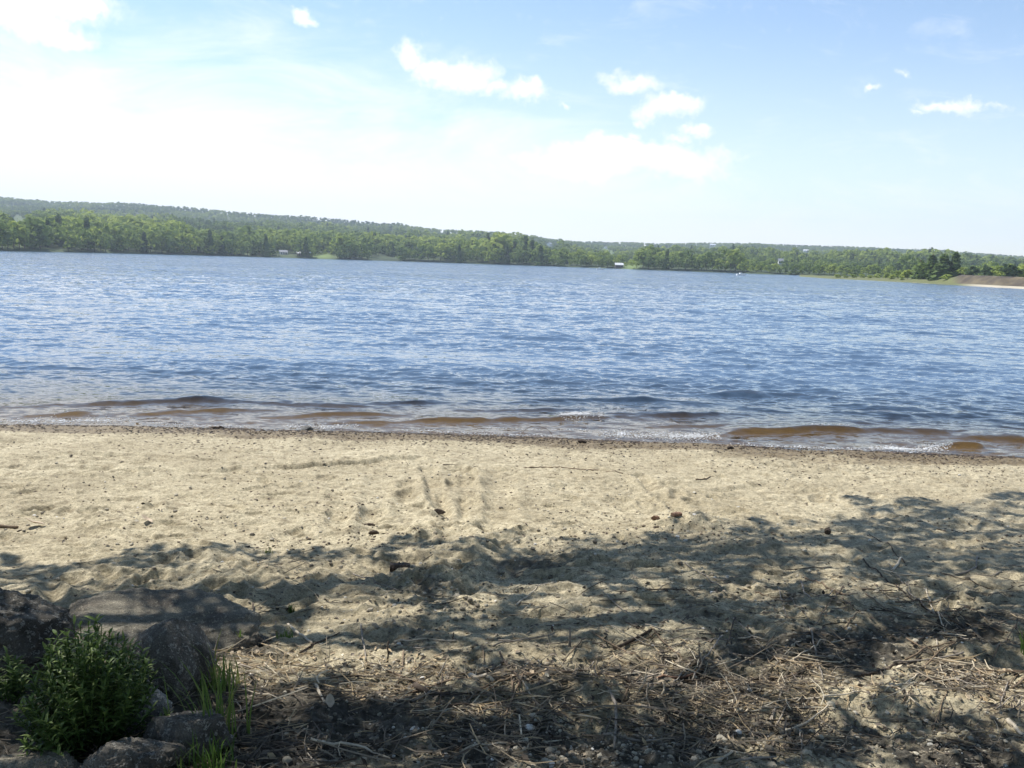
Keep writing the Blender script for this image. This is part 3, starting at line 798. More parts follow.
ST = [([(288, 618), (311, 640)], 8, 'wood_pale', "short bleached stick lying alone beside the green sprouts"),
      ([(300, 646), (320, 638), (339, 628)], 6, 'wood_dark', "dark thin twig just right of the short bleached stick"),
      ([(388, 672), (416, 684), (444, 697)], 5.5, 'wood_mid', "long straight brown stick across the orange straw patch left of centre"),
      ([(470, 680), (494, 692)], 12, 'wood_pale', "stubby tan piece of wood at the edge of the shade, centre of the litter"),
      ([(316, 686), (326, 706)], 7, 'wood_pale', "stubby pale stick on the dark straw in front of the lit straw patch"),
      ([(644, 591), (670, 591), (694, 595)], 5, 'wood_mid', "thin tan stick on the dark gravel right of centre"),
      ([(651, 632), (672, 652), (698, 676)], 5, 'wood_mid', "brown stick slanting across the sunlit sand patch right of centre"),
      ([(614, 644), (632, 639), (652, 634)], 10, 'wood_dark', "thick dark stick lying behind the sunlit sand patch"),
      ([(655, 682), (700, 679)], 6, 'wood_red', "reddish stick lying level along the near edge of the sunlit sand patch"),
      ([(608, 702), (616, 712), (617, 728), (615, 750)], 7, 'wood_grey', "grey kinked stick pointing at the viewer in the dark litter"),
      ([(869, 533), (888, 548), (904, 565)], 4, 'wood_dark', "thin dark twig touching the pale bent stick on the right"),
      ([(892, 571), (898, 565), (901, 560)], 9, 'wood_pale', "short pale bent stick in the shade on the right"),
      ([(955, 575), (970, 573), (976, 568), (976, 558)], 7, 'wood_grey', "grey hooked stick near the right edge of the beach"),
      ([(859, 561), (885, 580), (907, 596), (935, 613), (977, 634)], 5.5, 'wood_dark', "very long thin branch slanting over the right side of the shade"),
      ([(805, 578), (826, 590), (850, 603)], 6.5, 'wood_mid', "straight brown stick left of the long thin branch"),
      ([(801, 582), (804, 595), (811, 608)], 6, 'wood_grey', "short grey stick ending at the straight brown stick"),
      ([(939, 631), (955, 634), (968, 641)], 6, 'wood_grey', "pale grey stick below the long thin branch on the right"),
      ([(1008, 720), (1026, 737)], 11, 'wood_pale', "thick pale stick cut off by the right edge near the corner"),
      ([(855, 681), (890, 670), (921, 657)], 8, 'wood_dark', "dark thick stick sloping up to the right in the gravel"),
      ([(888, 693), (904, 702), (919, 711)], 6, 'wood_pale', "tan stick below the dark thick one on the right"),
      ([(768, 724), (777, 710), (786, 694)], 6, 'wood_grey', "grey stick sloping beside the sunlit spot at right of centre"),
      ([(714, 766), (732, 760)], 7, 'wood_pale', "pale stick end lying at the bottom edge"),
      ([(513, 466), (545, 466), (575, 469), (600, 473), (622, 476)], 7, 'wood_mid', "long slender brown reed lying on the open sunlit sand"),
      ([(696, 481), (706, 480), (713, 477)], 8, 'wood_mid', "short brown twig on the sunlit sand right of the long reed"),
      ([(-6, 525), (18, 526)], 15, 'wood_mid', "thick brown stick end entering at the left edge on sunlit sand"),
      ([(443, 466), (460, 465), (478, 465)], 7, 'wood_dark', "dark twig lying at the end of the tyre rut"),
      ([(948, 668), (985, 674), (1020, 680)], 4, 'wood_pale', "pale straw stem over the orange needle pile on the right"),
      ([(560, 686), (610, 690), (650, 700)], 6, 'wood_dark', "dark branch buried in the straw at the centre of the litter"),
      ([(700, 690), (760, 678), (800, 676)], 6, 'wood_dark', "dark branch along the straw right of the sunlit sand patch"),
      ([(640, 716), (700, 722), (770, 742)], 6, 'wood_grey', "long grey stem lying across the near litter"),
      ([(415, 690), (432, 700), (450, 700)], 14, 'wood_dark', "dark rotten branch piece in front of the long straight brown stick"),
      ([(940, 575), (1000, 590), (1024, 588)], 3.5, 'wood_dark', "thin dark root strand beside the hooked stick"),
      ([(742, 590), (772, 600), (800, 602)], 4, 'wood_mid', "thin brown twig on the dark strip right of centre")]
for i, (p, r_, mm, lb) in enumerate(ST): stick(p, r_, M[mm], lb, seed=i)
stick([(388, 657)], 5, M['wood_dark'], "thin dark stick stuck upright in the sand left of centre", standing=(.105, -.005, .02), seed=70)
stick([(570, 642)], 7, M['wood_grey'], "short grey stub of wood standing upright in the shade at centre", standing=(.095, -.004, .01), seed=71)
stick([(452, 640)], 4, M['wood_dark'], "tiny upright twig between the two upright sticks", standing=(.05, .01, .0), seed=72)
for i in range(150):
    c = LIT[random.choice([1, 4, 6, 7, 8, 9, 10, 11, 12, 16, 17, 3, 14])]
    px, py = random.gauss(c[0], c[2]), min(random.gauss(c[1], c[3]), 775)
    if py < 570 or px < 225: py = max(py, 640); px = max(px, 240)
    sc_ = (py - 255) / 420
    L = random.uniform(22, 75) * sc_; a = random.gauss(0, .6) if random.random() < .6 else random.uniform(0, 3.14)
    dx, dy = L * math.cos(a) / 2, L * math.sin(a) * .35
    k = random.uniform(-5, 5)
    stick([(px - dx, py - dy), (px + k * .4, py + k * .5), (px + dx, py + dy)], random.uniform(2.6, 5.2), M[random.choice(['wood_dark', 'wood_mid', 'wood_grey', 'wood_grey', 'wood_pale', 'wood_mid'])],
          "dead twig strewn among the straw litter on the shaded sand", "dead twigs strewn over the shaded sand", "twig", "twig", random.uniform(0, .012), 100 + i)

# wood chunk, bark lump, clods, dry leaves
def chunk(px, py, dims, mat, label, seed, name, cat, rz=0, sink=.2, **kw):
    V, f = rock_mesh(seed, dims, 4, 10, .12, **kw)
    x, y = G(px, py)
    o = make_mesh(name, V, f, mat, loc=(x, y, gz(x, y) + dims[2] * (.5 - sink))); o.rotation_euler[2] = rz
    return tag(o, label, cat)
def wood_block(px, py, L, w, h, mat, label, rz, seed):
    x, y = G(px, py); sr = np.random.default_rng(seed)
    n = 12; t = np.linspace(-.5, .5, n)
    prof = np.array([(-.5, 0), (-.5, .7), (-.3, 1), (.3, 1), (.5, .75), (.5, 0)])
    V = np.array([[tt * L, p[0] * w * (1 + .1 * sr.normal()), p[1] * h * (1 + .08 * sr.normal() - .5 * abs(tt) ** 3)] for tt in t for p in prof])
    i = np.arange(n - 1)[:, None] * 6; j = np.arange(6)[None]; k = (j + 1) % 6
    q = np.stack([i + j, i + 6 + j, i + 6 + k, i + k], -1).reshape(-1, 4)
    caps = np.stack([np.arange(6), (n - 1) * 6 + np.arange(6)[::-1]])
    o = make_mesh("wood_chunk", V, [q, caps], mat, loc=(x, y, gz(x, y) - .01), smooth_sh=False); o.rotation_euler[2] = rz
    return tag(o, label, "wood chunk")
wood_block(400, 567, .13, .08, .045, M['wood_dark'], "dark squarish chunk of driftwood at the edge of the tree shade", .05, 3)
wood_block(676, 523, .085, .05, .028, M['wood_red'], "reddish bark piece at the foot of the sand mound", .5, 5)
chunk(655, 521, (.07, .05, .04), M['wood_red'], "small reddish bark lump left of the sand mound", 71, "bark_lump", "bark")
chunk(438, 512, (.12, .07, .05), M['wood_dark'], "dark clod at the near end of the vertical rut", 72, "clod", "clod")
chunk(369, 522, (.09, .05, .035), M['wood_dark'], "upper one of two dark clods on the sunlit sand left of centre", 73, "clod", "clod")
chunk(374, 530, (.08, .05, .045), M['wood_dark'], "lower one of two dark clods on the sunlit sand left of centre", 74, "clod", "clod")
chunk(216, 429, (.14, .08, .05), M['wood_dark'], "left one of a pair of dark clods on the wet waterline", 75, "clod", "clod")
chunk(221, 429, (.10, .07, .06), M['wood_dark'], "right one of a pair of dark clods on the wet waterline", 76, "clod", "clod")
chunk(827, 531, (.06, .05, .07), M['wood_dark'], "small dark stump at the top edge of the right-hand shade", 77, "stump", "stump")
chunk(582, 443, (.12, .08, .06), M['wood_dark'], "dark clod on the waterline in front of the foam at centre", 78, "clod", "clod")
chunk(730, 449, (.10, .07, .05), M['wood_dark'], "dark clod on the waterline beside the right-hand breaker", 79, "clod", "clod")
def dry_leaf(px, py, L, w, rz, label, up=.02):
    V, f = leaf_shape(L, w, -.25, 6)
    V[:, 2] += .12 * w * np.sin(V[:, 1] / L * 9) + .02 * L
    o = make_mesh("dry_leaf", V, f, M['leaf_dry'], loc=GP(px, py, up)); o.rotation_euler = (.15, .2, rz)
    return tag(o, label, "leaf")
dry_leaf(58, 762, .12, .03, .9, "pale curled dead leaf on the low rock at the bottom left", .07)
dry_leaf(45, 525, .16, .035, 1.9, "grey curled dead leaf on the sunlit sand near the left edge", .01)
dry_leaf(330, 712, .07, .02, .3, "tan dead leaf in the straw beside the stubby pale stick")
dry_leaf(655, 712, .05, .018, 2.3, "pale small dead leaf in the near litter right of the kinked stick")
dry_leaf(152, 527, .12, .03, 1.2, "brown crumpled dead leaf on the sunlit sand, second from the left edge", .008)
# bent reed arc at the waterline
a = np.linspace(0, math.pi, 16); x, y = G(537, 437)
P = np.stack([.10 + -.24 * np.cos(a), .1 * np.sin(a), .16 * np.sin(a) - .01], 1)
Vt, ft = tube(P, .004, 5)
tag(make_mesh("reed", Vt, ft, M['wood_mid'], loc=(x - .1, y, gz(x, y))), "thin reed bent into an arch at the water's edge", "reed")

# ------------------------------------------------------------------ far shore
def az_of(px):
    d = ray(px, horizon_y(px)); return np.arctan2(d[..., 0], d[..., 1])
SHP = np.array([-400, 0, 120, 250, 400, 512, 620, 770, 880, 960, 1100, 1500.])
SHR = np.array([380, 430, 520, 600, 620, 600, 560, 500, 460, 450, 450, 480.])
SKP = np.array([-400, 0, 50, 150, 250, 330, 400, 412, 430, 500, 530, 545, 560, 580, 650, 750, 800, 870, 950, 1024, 1500.])
SKY_ = np.array([200, 204, 207, 208, 215, 219, 224, 226.5, 229, 233, 235.5, 238.5, 240.5, 241, 243.5, 243.5, 245.5, 249, 253, 258.5, 280.])
def r_shore(px): return np.interp(px, SHP, SHR) + 14 * vnoise(np.asarray(px) * .02, np.asarray(px) * 0, 81)
def ridge_r(px): return np.interp(px, [-400, 0, 500, 560, 1024, 1500], [1900, 1900, 1500, 1900, 2100, 2100])
TREE_H = 7.5
def hill_h(px, r):
    rs, Rr = r_shore(px), ridge_r(px)
    Epx = horizon_y(px) - np.interp(px, SKP, SKY_)
    e_top = Epx - TREE_H * F / Rr + 2.65 * F / Rr
    t = np.clip((r - rs) / (Rr - rs), 0, 1.6)
    tt = np.where(t < 1, t ** .72, 1 - .5 * (t - 1))
    h = e_top * tt * r / F
    h = h + 9 * fbm(np.asarray(px) * .016, r * .004, 83, 3) * smooth(0, .3, t) * (1 - .9 * smooth(.75, 1, t)) + 2.0 * vnoise(np.asarray(px) * .05, r * .01, 84) * smooth(0.0, .2, t)
    bank = smooth(0, 6, r - rs) * .9
    return np.where(r < rs, -4 + 4 * smooth(-60, 0, r - rs), h + bank)
pxs = np.concatenate([np.linspace(-420, -20, 40), np.linspace(-10, 1040, 420), np.linspace(1050, 1500, 45)])
tq = np.concatenate([np.linspace(-.06, 0, 6), np.linspace(.002, .03, 10), np.linspace(.04, 1.5, 90)])
PX, TQ = np.meshgrid(pxs, tq)
RR = r_shore(PX) + TQ * (ridge_r(PX) - r_shore(PX)); AZ = az_of(PX)
HZ = hill_h(PX, RR)
FIELDS = [(592, 250, 34, 5, 1), (20, 232, 22, 14, .8), (632, 266, 8, 4, 1), (322, 256, 12, 3, 1)]
ppx, ppy = project(RR * np.sin(AZ), RR * np.cos(AZ), HZ)
def m_terrain():
    m, nt, out = new_mat("hillside_ground")
    p = pos(nt); f_ = attr(nt, "field"); n = nt.noise(p, .03, 5, .6)
    c = nt.mix(nt.rng(n, .35, .65), (0.035, 0.055, 0.02), (0.06, 0.085, 0.03))
    c = nt.mix(f_, c, nt.mix(n, (0.13, 0.19, 0.05), (0.17, 0.22, 0.07)))
    return finish(m, nt, out, c, .9, n, .3, .5)
hills = make_mesh("hills", np.stack([RR * np.sin(AZ), RR * np.cos(AZ), HZ], -1).reshape(-1, 3), grid_faces(*RR.shape), m_terrain(),
                  attrs={"field": blobs(ppx, ppy, FIELDS).ravel()})
tag(hills, "long low wooded hills behind the far shore", "hills", kind="structure")

def hill_point(px, py_base):
    """the place on the hillside that shows at this pixel"""
    px = float(px); rs, Rr = float(r_shore(np.array([px]))[0]), float(ridge_r(px))
    r = np.linspace(rs + 2, Rr, 600); h = hill_h(np.full(600, px), r); a = float(az_of(np.array([px]))[0])
    _, py = project(r * math.sin(a), r * math.cos(a), h)
    i = int(np.argmax(py <= py_base)) if (py <= py_base).any() else 599
    return np.array([r[i] * math.sin(a), r[i] * math.cos(a), h[i]]), r[i], a

trng = np.random.default_rng(31)
def broad_crown(seed, nq, lobes=11, qs=.17, jit=.30):
    r = np.random.default_rng(seed); V = []; n = 0
    L = []
    for i in range(lobes):
        a = r.uniform(0, 6.28); h = r.uniform(.12, .84); rr = .30 * math.sin(math.pi * min(1, (h - .02) / .98)) ** .6 * r.uniform(.5, 1.1)
        L.append((rr * math.cos(a), rr * math.sin(a), h, r.uniform(.13, .22)))
    L.append((0, 0, .84, .16)); L.append((0, 0, .5, .28))
    L = np.array(L)
    k = r.integers(len(L), size=nq)
    d = r.normal(0, 1, (nq, 3)); d[:, 2] = np.abs(d[:, 2]) * .9 + d[:, 2] * .35; d /= np.linalg.norm(d, axis=1, keepdims=True)
    c = L[k, :3] + d * L[k, 3:4] * r.uniform(.75, 1.08, (nq, 1))
    return leaf_cards(c, d, qs, r, jit)
def leaf_cards(c, d, qs, r, jit=.30):
    nq = len(c)
    nrm = d + r.normal(0, jit, (nq, 3)); nrm /= np.linalg.norm(nrm, axis=1, keepdims=True)
    x = np.cross(nrm, r.normal(0, 1, (nq, 3))); x /= np.linalg.norm(x, axis=1, keepdims=True); y = np.cross(nrm, x)
    s = qs * r.uniform(.55, 1.1, (nq, 1)) * .5
    V = np.stack([c - x * s - y * s * .7, c + x * s * .8 - y * s, c + x * s + y * s * .8, c - x * s * .7 + y * s], 1).reshape(-1, 3)
    return V, np.arange(nq * 4).reshape(-1, 4)
def conifer_crown(seed, nq, qs=.10, base=.10):
    r = np.random.default_rng(seed)
    h = base + (1 - base) * r.random(nq) ** 1.25
    layer = .75 + .25 * np.sin(h * 44)
    rad = .24 * (1.02 - h) ** .75 * layer * r.uniform(.3, 1.0, nq) ** .5
    a = r.uniform(0, 6.28, nq)
    c = np.stack([rad * np.cos(a), rad * np.sin(a), h - .12 * rad], 1)
    d = np.stack([np.cos(a), np.sin(a), np.full(nq, .7)], 1)
    return leaf_cards(c, d, qs, r)

KEEP = [(549, 246, 5), (605, 249, 3), (712, 246.5, 5), (612, 254, 2), (619, 267, 5), (780, 264.5, 3), (805, 252, 4), (782, 251, 1), (600, 270, 1)]
CLEAR = [(325, 257, 16), (285, 256, 14), (628, 269, 9), (385, 259, 14), (55, 252, 13)]
# the wood that covers the hills, one mass
tmpl = [broad_crown(500 + i, 96, 11, .16, .2) for i in range(6)] + [conifer_crown(520 + i, 70, .15) for i in range(2)]
tmpl_far = [broad_crown(540 + i, 60, 8, .22, .12) for i in range(5)]
FV, FF, FH = [], [], []; n0 = 0
cand = []
r = 470.0
while r < 2120:
    step = 8.5 * (1 if r < 900 else 1.35)
    pc = -60.0
    while pc < 1090:
        cand.append((pc + trng.normal(0, .35) * step * F / r, r + trng.normal(0, .35) * step)); pc += step * F / r * 1.0
    r += step * (1.1 if r < 800 else 1.5)
cand = np.array(cand)
rs_ = r_shore(cand[:, 0]); k = (cand[:, 1] > rs_ + 13) & (cand[:, 1] < ridge_r(cand[:, 0]) * 1.03)
cand = cand[k]
hz = hill_h(cand[:, 0], cand[:, 1]); az = az_of(cand[:, 0])
cxx, cyy = cand[:, 1] * np.sin(az), cand[:, 1] * np.cos(az)
qpx, qpy = project(cxx, cyy, hz)
fld = blobs(qpx, qpy, FIELDS)
clump = fbm(cxx * .012, cyy * .012, 87, 3)
KEEPR = [(kx, ky, kw, hill_point(kx, ky)[1]) for kx, ky, kw in KEEP]
for i in range(len(cand)):
    H_ = (10.5 + 4.5 * clump[i] * 2 + trng.normal(0, 1.6)) * (1 if cand[i, 1] > rs_[k][i] + 60 else 1.1)
    nearf = cand[i, 1] < rs_[k][i] + 320
    H_ *= 1 - (.52 if nearf else .15) * float(max(smooth(600, 730, cand[i, 0]), .75 * smooth(545, 565, cand[i, 0]) * smooth(640, 620, cand[i, 0])))
    if cand[i, 1] > 1150: hue = .5 + .6 * (hue - .44); H_ = .62 * 10.5 + .3 * (H_ - 10.5)
    H_ = max(H_, 4.5)
    hue = .48 + .5 * clump[i] * 1.6 + trng.normal(0, .12)
    if fld[i] > .35 and cand[i, 1] < .62 * ridge_r(cand[i, 0]) + 60: H_ *= .28; hue = .95
    top = qpy[i] - H_ * F / cand[i, 1]; wpx = .35 * H_ * F / cand[i, 1]
    bad = False
    for kx, ky, kw, kr in KEEPR:
        if abs(qpx[i] - kx) < kw * .5 + wpx and top < ky and cand[i, 1] < kr + 3: bad = True
    for kx, ky, kw in CLEAR:
        if abs(qpx[i] - kx) < kw and qpy[i] > ky - 4 and cand[i, 1] < rs_[k][i] + 30: bad = True
    if bad: continue
    dark = trng.random() < .13 + .12 * (clump[i] < -.15)
    if cand[i, 1] > 1150: V, f = tmpl_far[trng.integers(5)]
    elif dark: V, f = tmpl[6 + trng.integers(2)]; hue = .08 + .1 * trng.random()
    else: V, f = tmpl[trng.integers(6)]
    a = trng.uniform(0, 6.28); ca, sa = math.cos(a), math.sin(a)
    w = H_ * trng.uniform(.95, 1.3)
    V2 = np.stack([(V[:, 0] * ca - V[:, 1] * sa) * w + cxx[i], (V[:, 0] * sa + V[:, 1] * ca) * w + cyy[i], V[:, 2] * H_ + hz[i] - .4], 1)
    FV.append(V2.astype(np.float32)); FF.append(f + n0); n0 += len(V2); FH.append(np.full(len(V2), hue, np.float32))
forest = make_mesh("forest", np.concatenate(FV), np.concatenate(FF), M['forest'], smooth_sh=False, attrs={"hue": np.concatenate(FH)})
tag(forest, "mixed green woods covering the hills beyond the lake", "woods", kind="stuff")

# trees of the far shoreline, one by one
def tree_proto(name, kind, seed, hue, nq=150):
    root = empty(name, (0, 0, 0))
    if kind == 'broad': V, f = broad_crown(seed, nq, 14, .14); z0 = .30
    elif kind == 'bush': V, f = broad_crown(seed, nq, 12, .16); V = V * (1.35, 1.35, 1); V[:, 2] = V[:, 2] * 1.12 - .14; z0 = .15
    else: V, f = conifer_crown(seed, nq * 2, .11, .06); V = V * (1.3, 1.3, 1); z0 = .9
    t = np.linspace(0, 1, 5)[:, None]
    P = t * np.array([[.02, .01, z0 + .2]]) + np.array([[0, 0, -.04]])
    Vt, ft = tube(P, np.linspace(.022, .010, 5), 6)
    make_mesh("trunk", Vt, ft, M['bark'], root)
    make_mesh("crown", V, f, M['tree'], root, False, {"hue": np.full(len(V), hue)})
    return root
def put_tree(o, px, r, h, label, cat="tree", group=None, wid=1.0, z=None):
    a = float(az_of(np.array([float(px)]))[0])
    if z is None: z = float(hill_h(np.array([float(px)]), np.array([float(r)]))[0])
    o.location = (r * math.sin(a), r * math.cos(a), z - .3)
    o.rotation_euler[2] = random.uniform(0, 6.28); o.scale = (h * wid, h * wid, h)
    tag(o, label, cat, group); return o
protos = [tree_proto("broadleaf_tree", 'broad', 601, .42), tree_proto("broadleaf_tree", 'broad', 602, .55), tree_proto("broadleaf_tree", 'broad', 603, .88), tree_proto("conifer_tree", 'conifer', 604, .24)]
KLAB = ["mid green leafy tree in the row along the far shore", "fresh green leafy tree in the row along the far shore", "light green leafy tree in the row along the far shore", "dark narrow conifer in the row along the far shore"]
used = [False] * 4
px = -14.0
while px < 912:
    rs = float(r_shore(np.array([px]))[0]); r = rs + random.uniform(1.5, 8)
    ok = not any(abs(px - c[0]) < c[2] * .8 for c in CLEAR) and abs(px - 619) > 6
    if ok:
        k = random.choices(range(4), [5, 5, 3, 1.2])[0]
        if 740 < px < 905: k = random.choices(range(4), [1.5, 3, 6, .2])[0]
        if 630 < px <= 740: k = random.choices(range(4), [4, 5, 4, .2])[0]
        if px < 40: k = random.choices(range(4), [6, 3, 1, 2])[0]
        o = copy_tree(protos[k]) if used[k] else protos[k]; used[k] = True
        h = random.uniform(7, 13) * (1.15 if k == 3 else 1)
        if 550 < px < 625: h *= .62
        if 740 < px < 905: h = random.uniform(3.8, 6.2)
        put_tree(o, px, r, h, KLAB[k], group=["mid green trees of the far shoreline", "fresh green trees of the far shoreline", "light green trees of the far shoreline", "conifers of the far shoreline"][k], wid=random.uniform(.95, 1.35))
    px += random.uniform(4.2, 7.0)
bp = tree_proto("shoreline_shrub", 'bush', 611, .9)
SHRUBS = [(188, 4.2, "leftmost of four low yellow-green shrubs on the far waterline"), (210, 6.0, "tallest of four low yellow-green shrubs on the far waterline"),
          (225, 5.0, "third from the left of four low yellow-green shrubs on the far waterline"), (236, 4.6, "rightmost of four low yellow-green shrubs on the far waterline")]
for i, (px, h, lb) in enumerate(SHRUBS):
    o = bp if i == 0 else copy_tree(bp)
    put_tree(o, px, float(r_shore(np.array([float(px)]))[0]) + 2.5, h, lb, "shrub", "yellow-green shrubs on the far waterline", 1.25)
o = copy_tree(bp); put_tree(o, 613, float(r_shore(np.array([613.]))[0]) + 6, 4.5, "yellow-green shrub left of the small lakeside shed", "shrub")
# a few tall trees that stand out against the sky
P, r, a = hill_point(559, 247); o = copy_tree(protos[0]); put_tree(o, 559, r, 8.5 * r / 900, "round dark tree on the skyline right of the white hilltop house", wid=1.5, z=P[2])
P, r, a = hill_point(541, 246); o = copy_tree(protos[0]); put_tree(o, 541, r, 7.0 * r / 900, "dark tree on the skyline left of the white hilltop house", wid=1.5, z=P[2])

# ------------------------------------------------------------------ houses, boats
def house(px, py, w, d, h, wall, roof, label, name="house", rz=.3, ground=None, cat="house"):
    if ground is None: P, r, a = hill_point(px, py)
    else: P, a = ground
    root = empty(name, (P[0], P[1], P[2] - .3), -a + rz); tag(root, label, cat)
    x, y, e = w / 2, d / 2, h * .62
    V = np.array([(-x, -y, 0), (x, -y, 0), (x, y, 0), (-x, y, 0), (-x, -y, e), (x, -y, e), (x, y, e), (-x, y, e), (-x, 0, h - .05), (x, 0, h - .05)])
    make_mesh("wall", V, [np.array([(0, 1, 5, 4), (2, 3, 7, 6)]), np.array([(1, 2, 6, 9, 5), (3, 0, 4, 8, 7)])], wall, root, False)
    ov = .4; s = (h - e) / y
    prof = [(-y - ov, e - s * ov + .02), (0, h + .02), (y + ov, e - s * ov + .02), (y + ov, e - s * ov + .22), (0, h + .24), (-y - ov, e - s * ov + .22)]
    V = np.array([(sx * (x + ov), p[0], p[1]) for sx in (-1, 1) for p in prof])
    q = np.array([(j, (j + 1) % 6, 6 + (j + 1) % 6, 6 + j) for j in range(6)])
    make_mesh("roof", V, [q, np.array([(0, 1, 4, 5), (1, 2, 3, 4), (11, 10, 7, 6), (10, 9, 8, 7)])], roof, root, False)
    for i in range(3):
        cx = (-.3 + .3 * i) * w; ww, wh = .45, .6
        V = np.array([(cx + sx * ww, -y - dy, e * .55 + sz * wh) for dy in (0, .06) for sz in (-1, 1) for sx in (-1, 1)])
        make_mesh("window", V, np.array([(4, 5, 7, 6), (0, 2, 3, 1), (0, 1, 5, 4), (2, 6, 7, 3), (0, 4, 6, 2), (1, 3, 7, 5)]), M['pane'], root, False)
    return root
house(549, 246, 6, 6, 5.5, M['white'], M['roof_grey'], "white hilltop house on the skyline between two dark trees", rz=.9)
house(605, 249, 5, 5, 4.5, M['white'], M['roof_grey'], "tiny white house in the trees right of the light green field", rz=.9)
house(712, 246.5, 14, 7, 5.5, M['white'], M['roof_white'], "long white house near the skyline on the right half of the hills", rz=.1)
house(780, 264.0, 3.6, 3.2, 4.0, M['white'], M['roof_grey'], "white house just above the bright green trees on the far shore", rz=.3)
house(805, 252, 11, 7, 4.5, M['white'], M['roof_white'], "pale low house high on the hillside above the white one", rz=.1)
house(619, 267.4, 4.6, 4, 2.8, M['brown'], M['roof_white'], "small lakeside shed with a pale roof beside a grassy clearing", "shed", .15, cat="shed")
house(283, 254.5, 5, 4, 3.0, M['white'], M['roof_grey'], "leftmost small pale cottage at the lakeside clearing", "cottage", .3, cat="cottage")
house(304, 255.3, 9, 4, 2.6, M['brown'], M['roof_white'], "low lakeside cottage with a pale roof beside the bright lawn", "cottage", .1, cat="cottage")
def boat(px, py, L, label, seed):
    P = on_water(np.array([float(px)]), np.array([float(py)]))[0]
    root = empty("boat", (P[0], P[1], 0), .2 * seed); tag(root, label, "boat")
    n = 9; t = np.linspace(-.5, .5, n); prof = np.array([(-1, .55), (-.75, 0), (0, -.18), (.75, 0), (1, .55)])
    wv = .5 * L * .33 * np.clip(1 - (np.clip(t, 0, .5) * 2) ** 2.2, .03, 1)
    V = np.array([(tt * L, p[0] * w, p[1] + .25 * max(tt, 0)) for tt, w in zip(t, wv) for p in prof])
    i = np.arange(n - 1)[:, None] * 5; j = np.arange(4)[None]
    q = np.stack([i + j, i + 5 + j, i + 6 + j, i + 1 + j], -1).reshape(-1, 4)
    dk = np.stack([np.arange(n - 1) * 5, np.arange(n - 1) * 5 + 4, np.arange(1, n) * 5 + 4, np.arange(1, n) * 5], 1)
    make_mesh("hull", V, [q, dk, np.array([(0, 1, 2, 3, 4)])], M['white'], root, False)
    b = np.array([(sx * .12 * L - .05 * L, sy * L * .12, z) for z in (.45, 1.0) for sy in (-1, 1) for sx in (-1, 1)])
    make_mesh("cabin", b, np.array([(4, 5, 7, 6), (0, 1, 5, 4), (2, 6, 7, 3), (0, 4, 6, 2), (1, 3, 7, 5)]), M['white'], root, False)
boat(600, 269.6, 3.2, "small white boat on the water near the lakeside shed", 0)
boat(741, 275.4, 3.6, "small white boat off the bright green trees of the far shore", 1)

# ------------------------------------------------------------------ sandy point on the right
FPX = np.array([800, 830, 900, 950, 1000, 1024, 1150, 1300.]); FR = np.array([395, 345, 305, 272, 248, 240, 225, 215.])
def point_h(px, r):
    rf = np.interp(px, FPX, FR) + 3 * vnoise(np.asarray(px) * .08, np.asarray(px) * 0, 95)
    top = np.interp(px, [800, 830, 860, 900, 925, 948, 962, 1000, 1024, 1300], [.15, .3, .5, .7, .9, 1.5, 2.75, 2.65, 2.55, 2.6])
    u = r - rf
    h = .42 * smooth(0, 7, u) + (top - .3).clip(0) * smooth(9, 19, u)
    h = h + (.25 * fbm(np.asarray(px) * .05, r * .06, 96, 3)) * smooth(6, 18, u)
    back = smooth(165, 120, u)
    return np.where(u < 0, -1.2 + 1.2 * smooth(-14, 0, u), h * back - 1.5 * (1 - back)), u
gp = np.linspace(800, 1300, 260); gu = np.concatenate([np.linspace(-14, 0, 8), np.linspace(.4, 26, 60), np.linspace(28, 175, 50)])
PX, GU = np.meshgrid(gp, gu); RR = np.interp(PX, FPX, FR) + GU; HZ, UU = point_h(PX, RR); AZ = az_of(PX)
bank = smooth(950, 962, PX + 3 * vnoise(PX * .3, GU, 97)) * smooth(8, 10, UU) * smooth(30, 24, UU)
strip = smooth(955, 985, PX) * smooth(10, 8.5, UU) + smooth(840, 860, PX) * smooth(1.2, .3, UU) * smooth(.42, .5, vnoise(PX * .12, PX * 0, 98) + .5)
def m_point():
    m, nt, out = new_mat("point_ground")
    p = pos(nt); n = nt.noise(p, .35, 5, .65); n2 = nt.noise(p, .12, 4, .6)
    c = nt.mix(n, (0.09, 0.11, 0.035), (0.17, 0.17, 0.07))
    e = nt.mix(nt.rng(n2, .40, .62), nt.mix(n, (0.052, 0.043, 0.032), (0.088, 0.068, 0.046)), (0.15, 0.12, 0.07))
    c = nt.mix(attr(nt, "bank"), c, e)
    c = nt.mix(attr(nt, "strip"), c, (0.45, 0.40, 0.30))
    return finish(m, nt, out, c, .9, n, .5, .4)
pt = make_mesh("sandbank", np.stack([RR * np.sin(AZ), RR * np.cos(AZ), HZ], -1).reshape(-1, 3), grid_faces(*RR.shape), m_point(),
               attrs={"bank": bank.ravel(), "strip": np.clip(strip, 0, 1).ravel()})
tag(pt, "low point with a bare brown bank and pale strip of sand on the right shore", "point", kind="structure")
def point_tree(o, px, u, h, label, cat="tree", wid=1.0, group=None):
    r = float(np.interp(px, FPX, FR)) + u; z = float(point_h(np.array([float(px)]), np.array([r]))[0][0])
    return put_tree(o, px, r, h, label, cat, group, wid, max(z, .1))
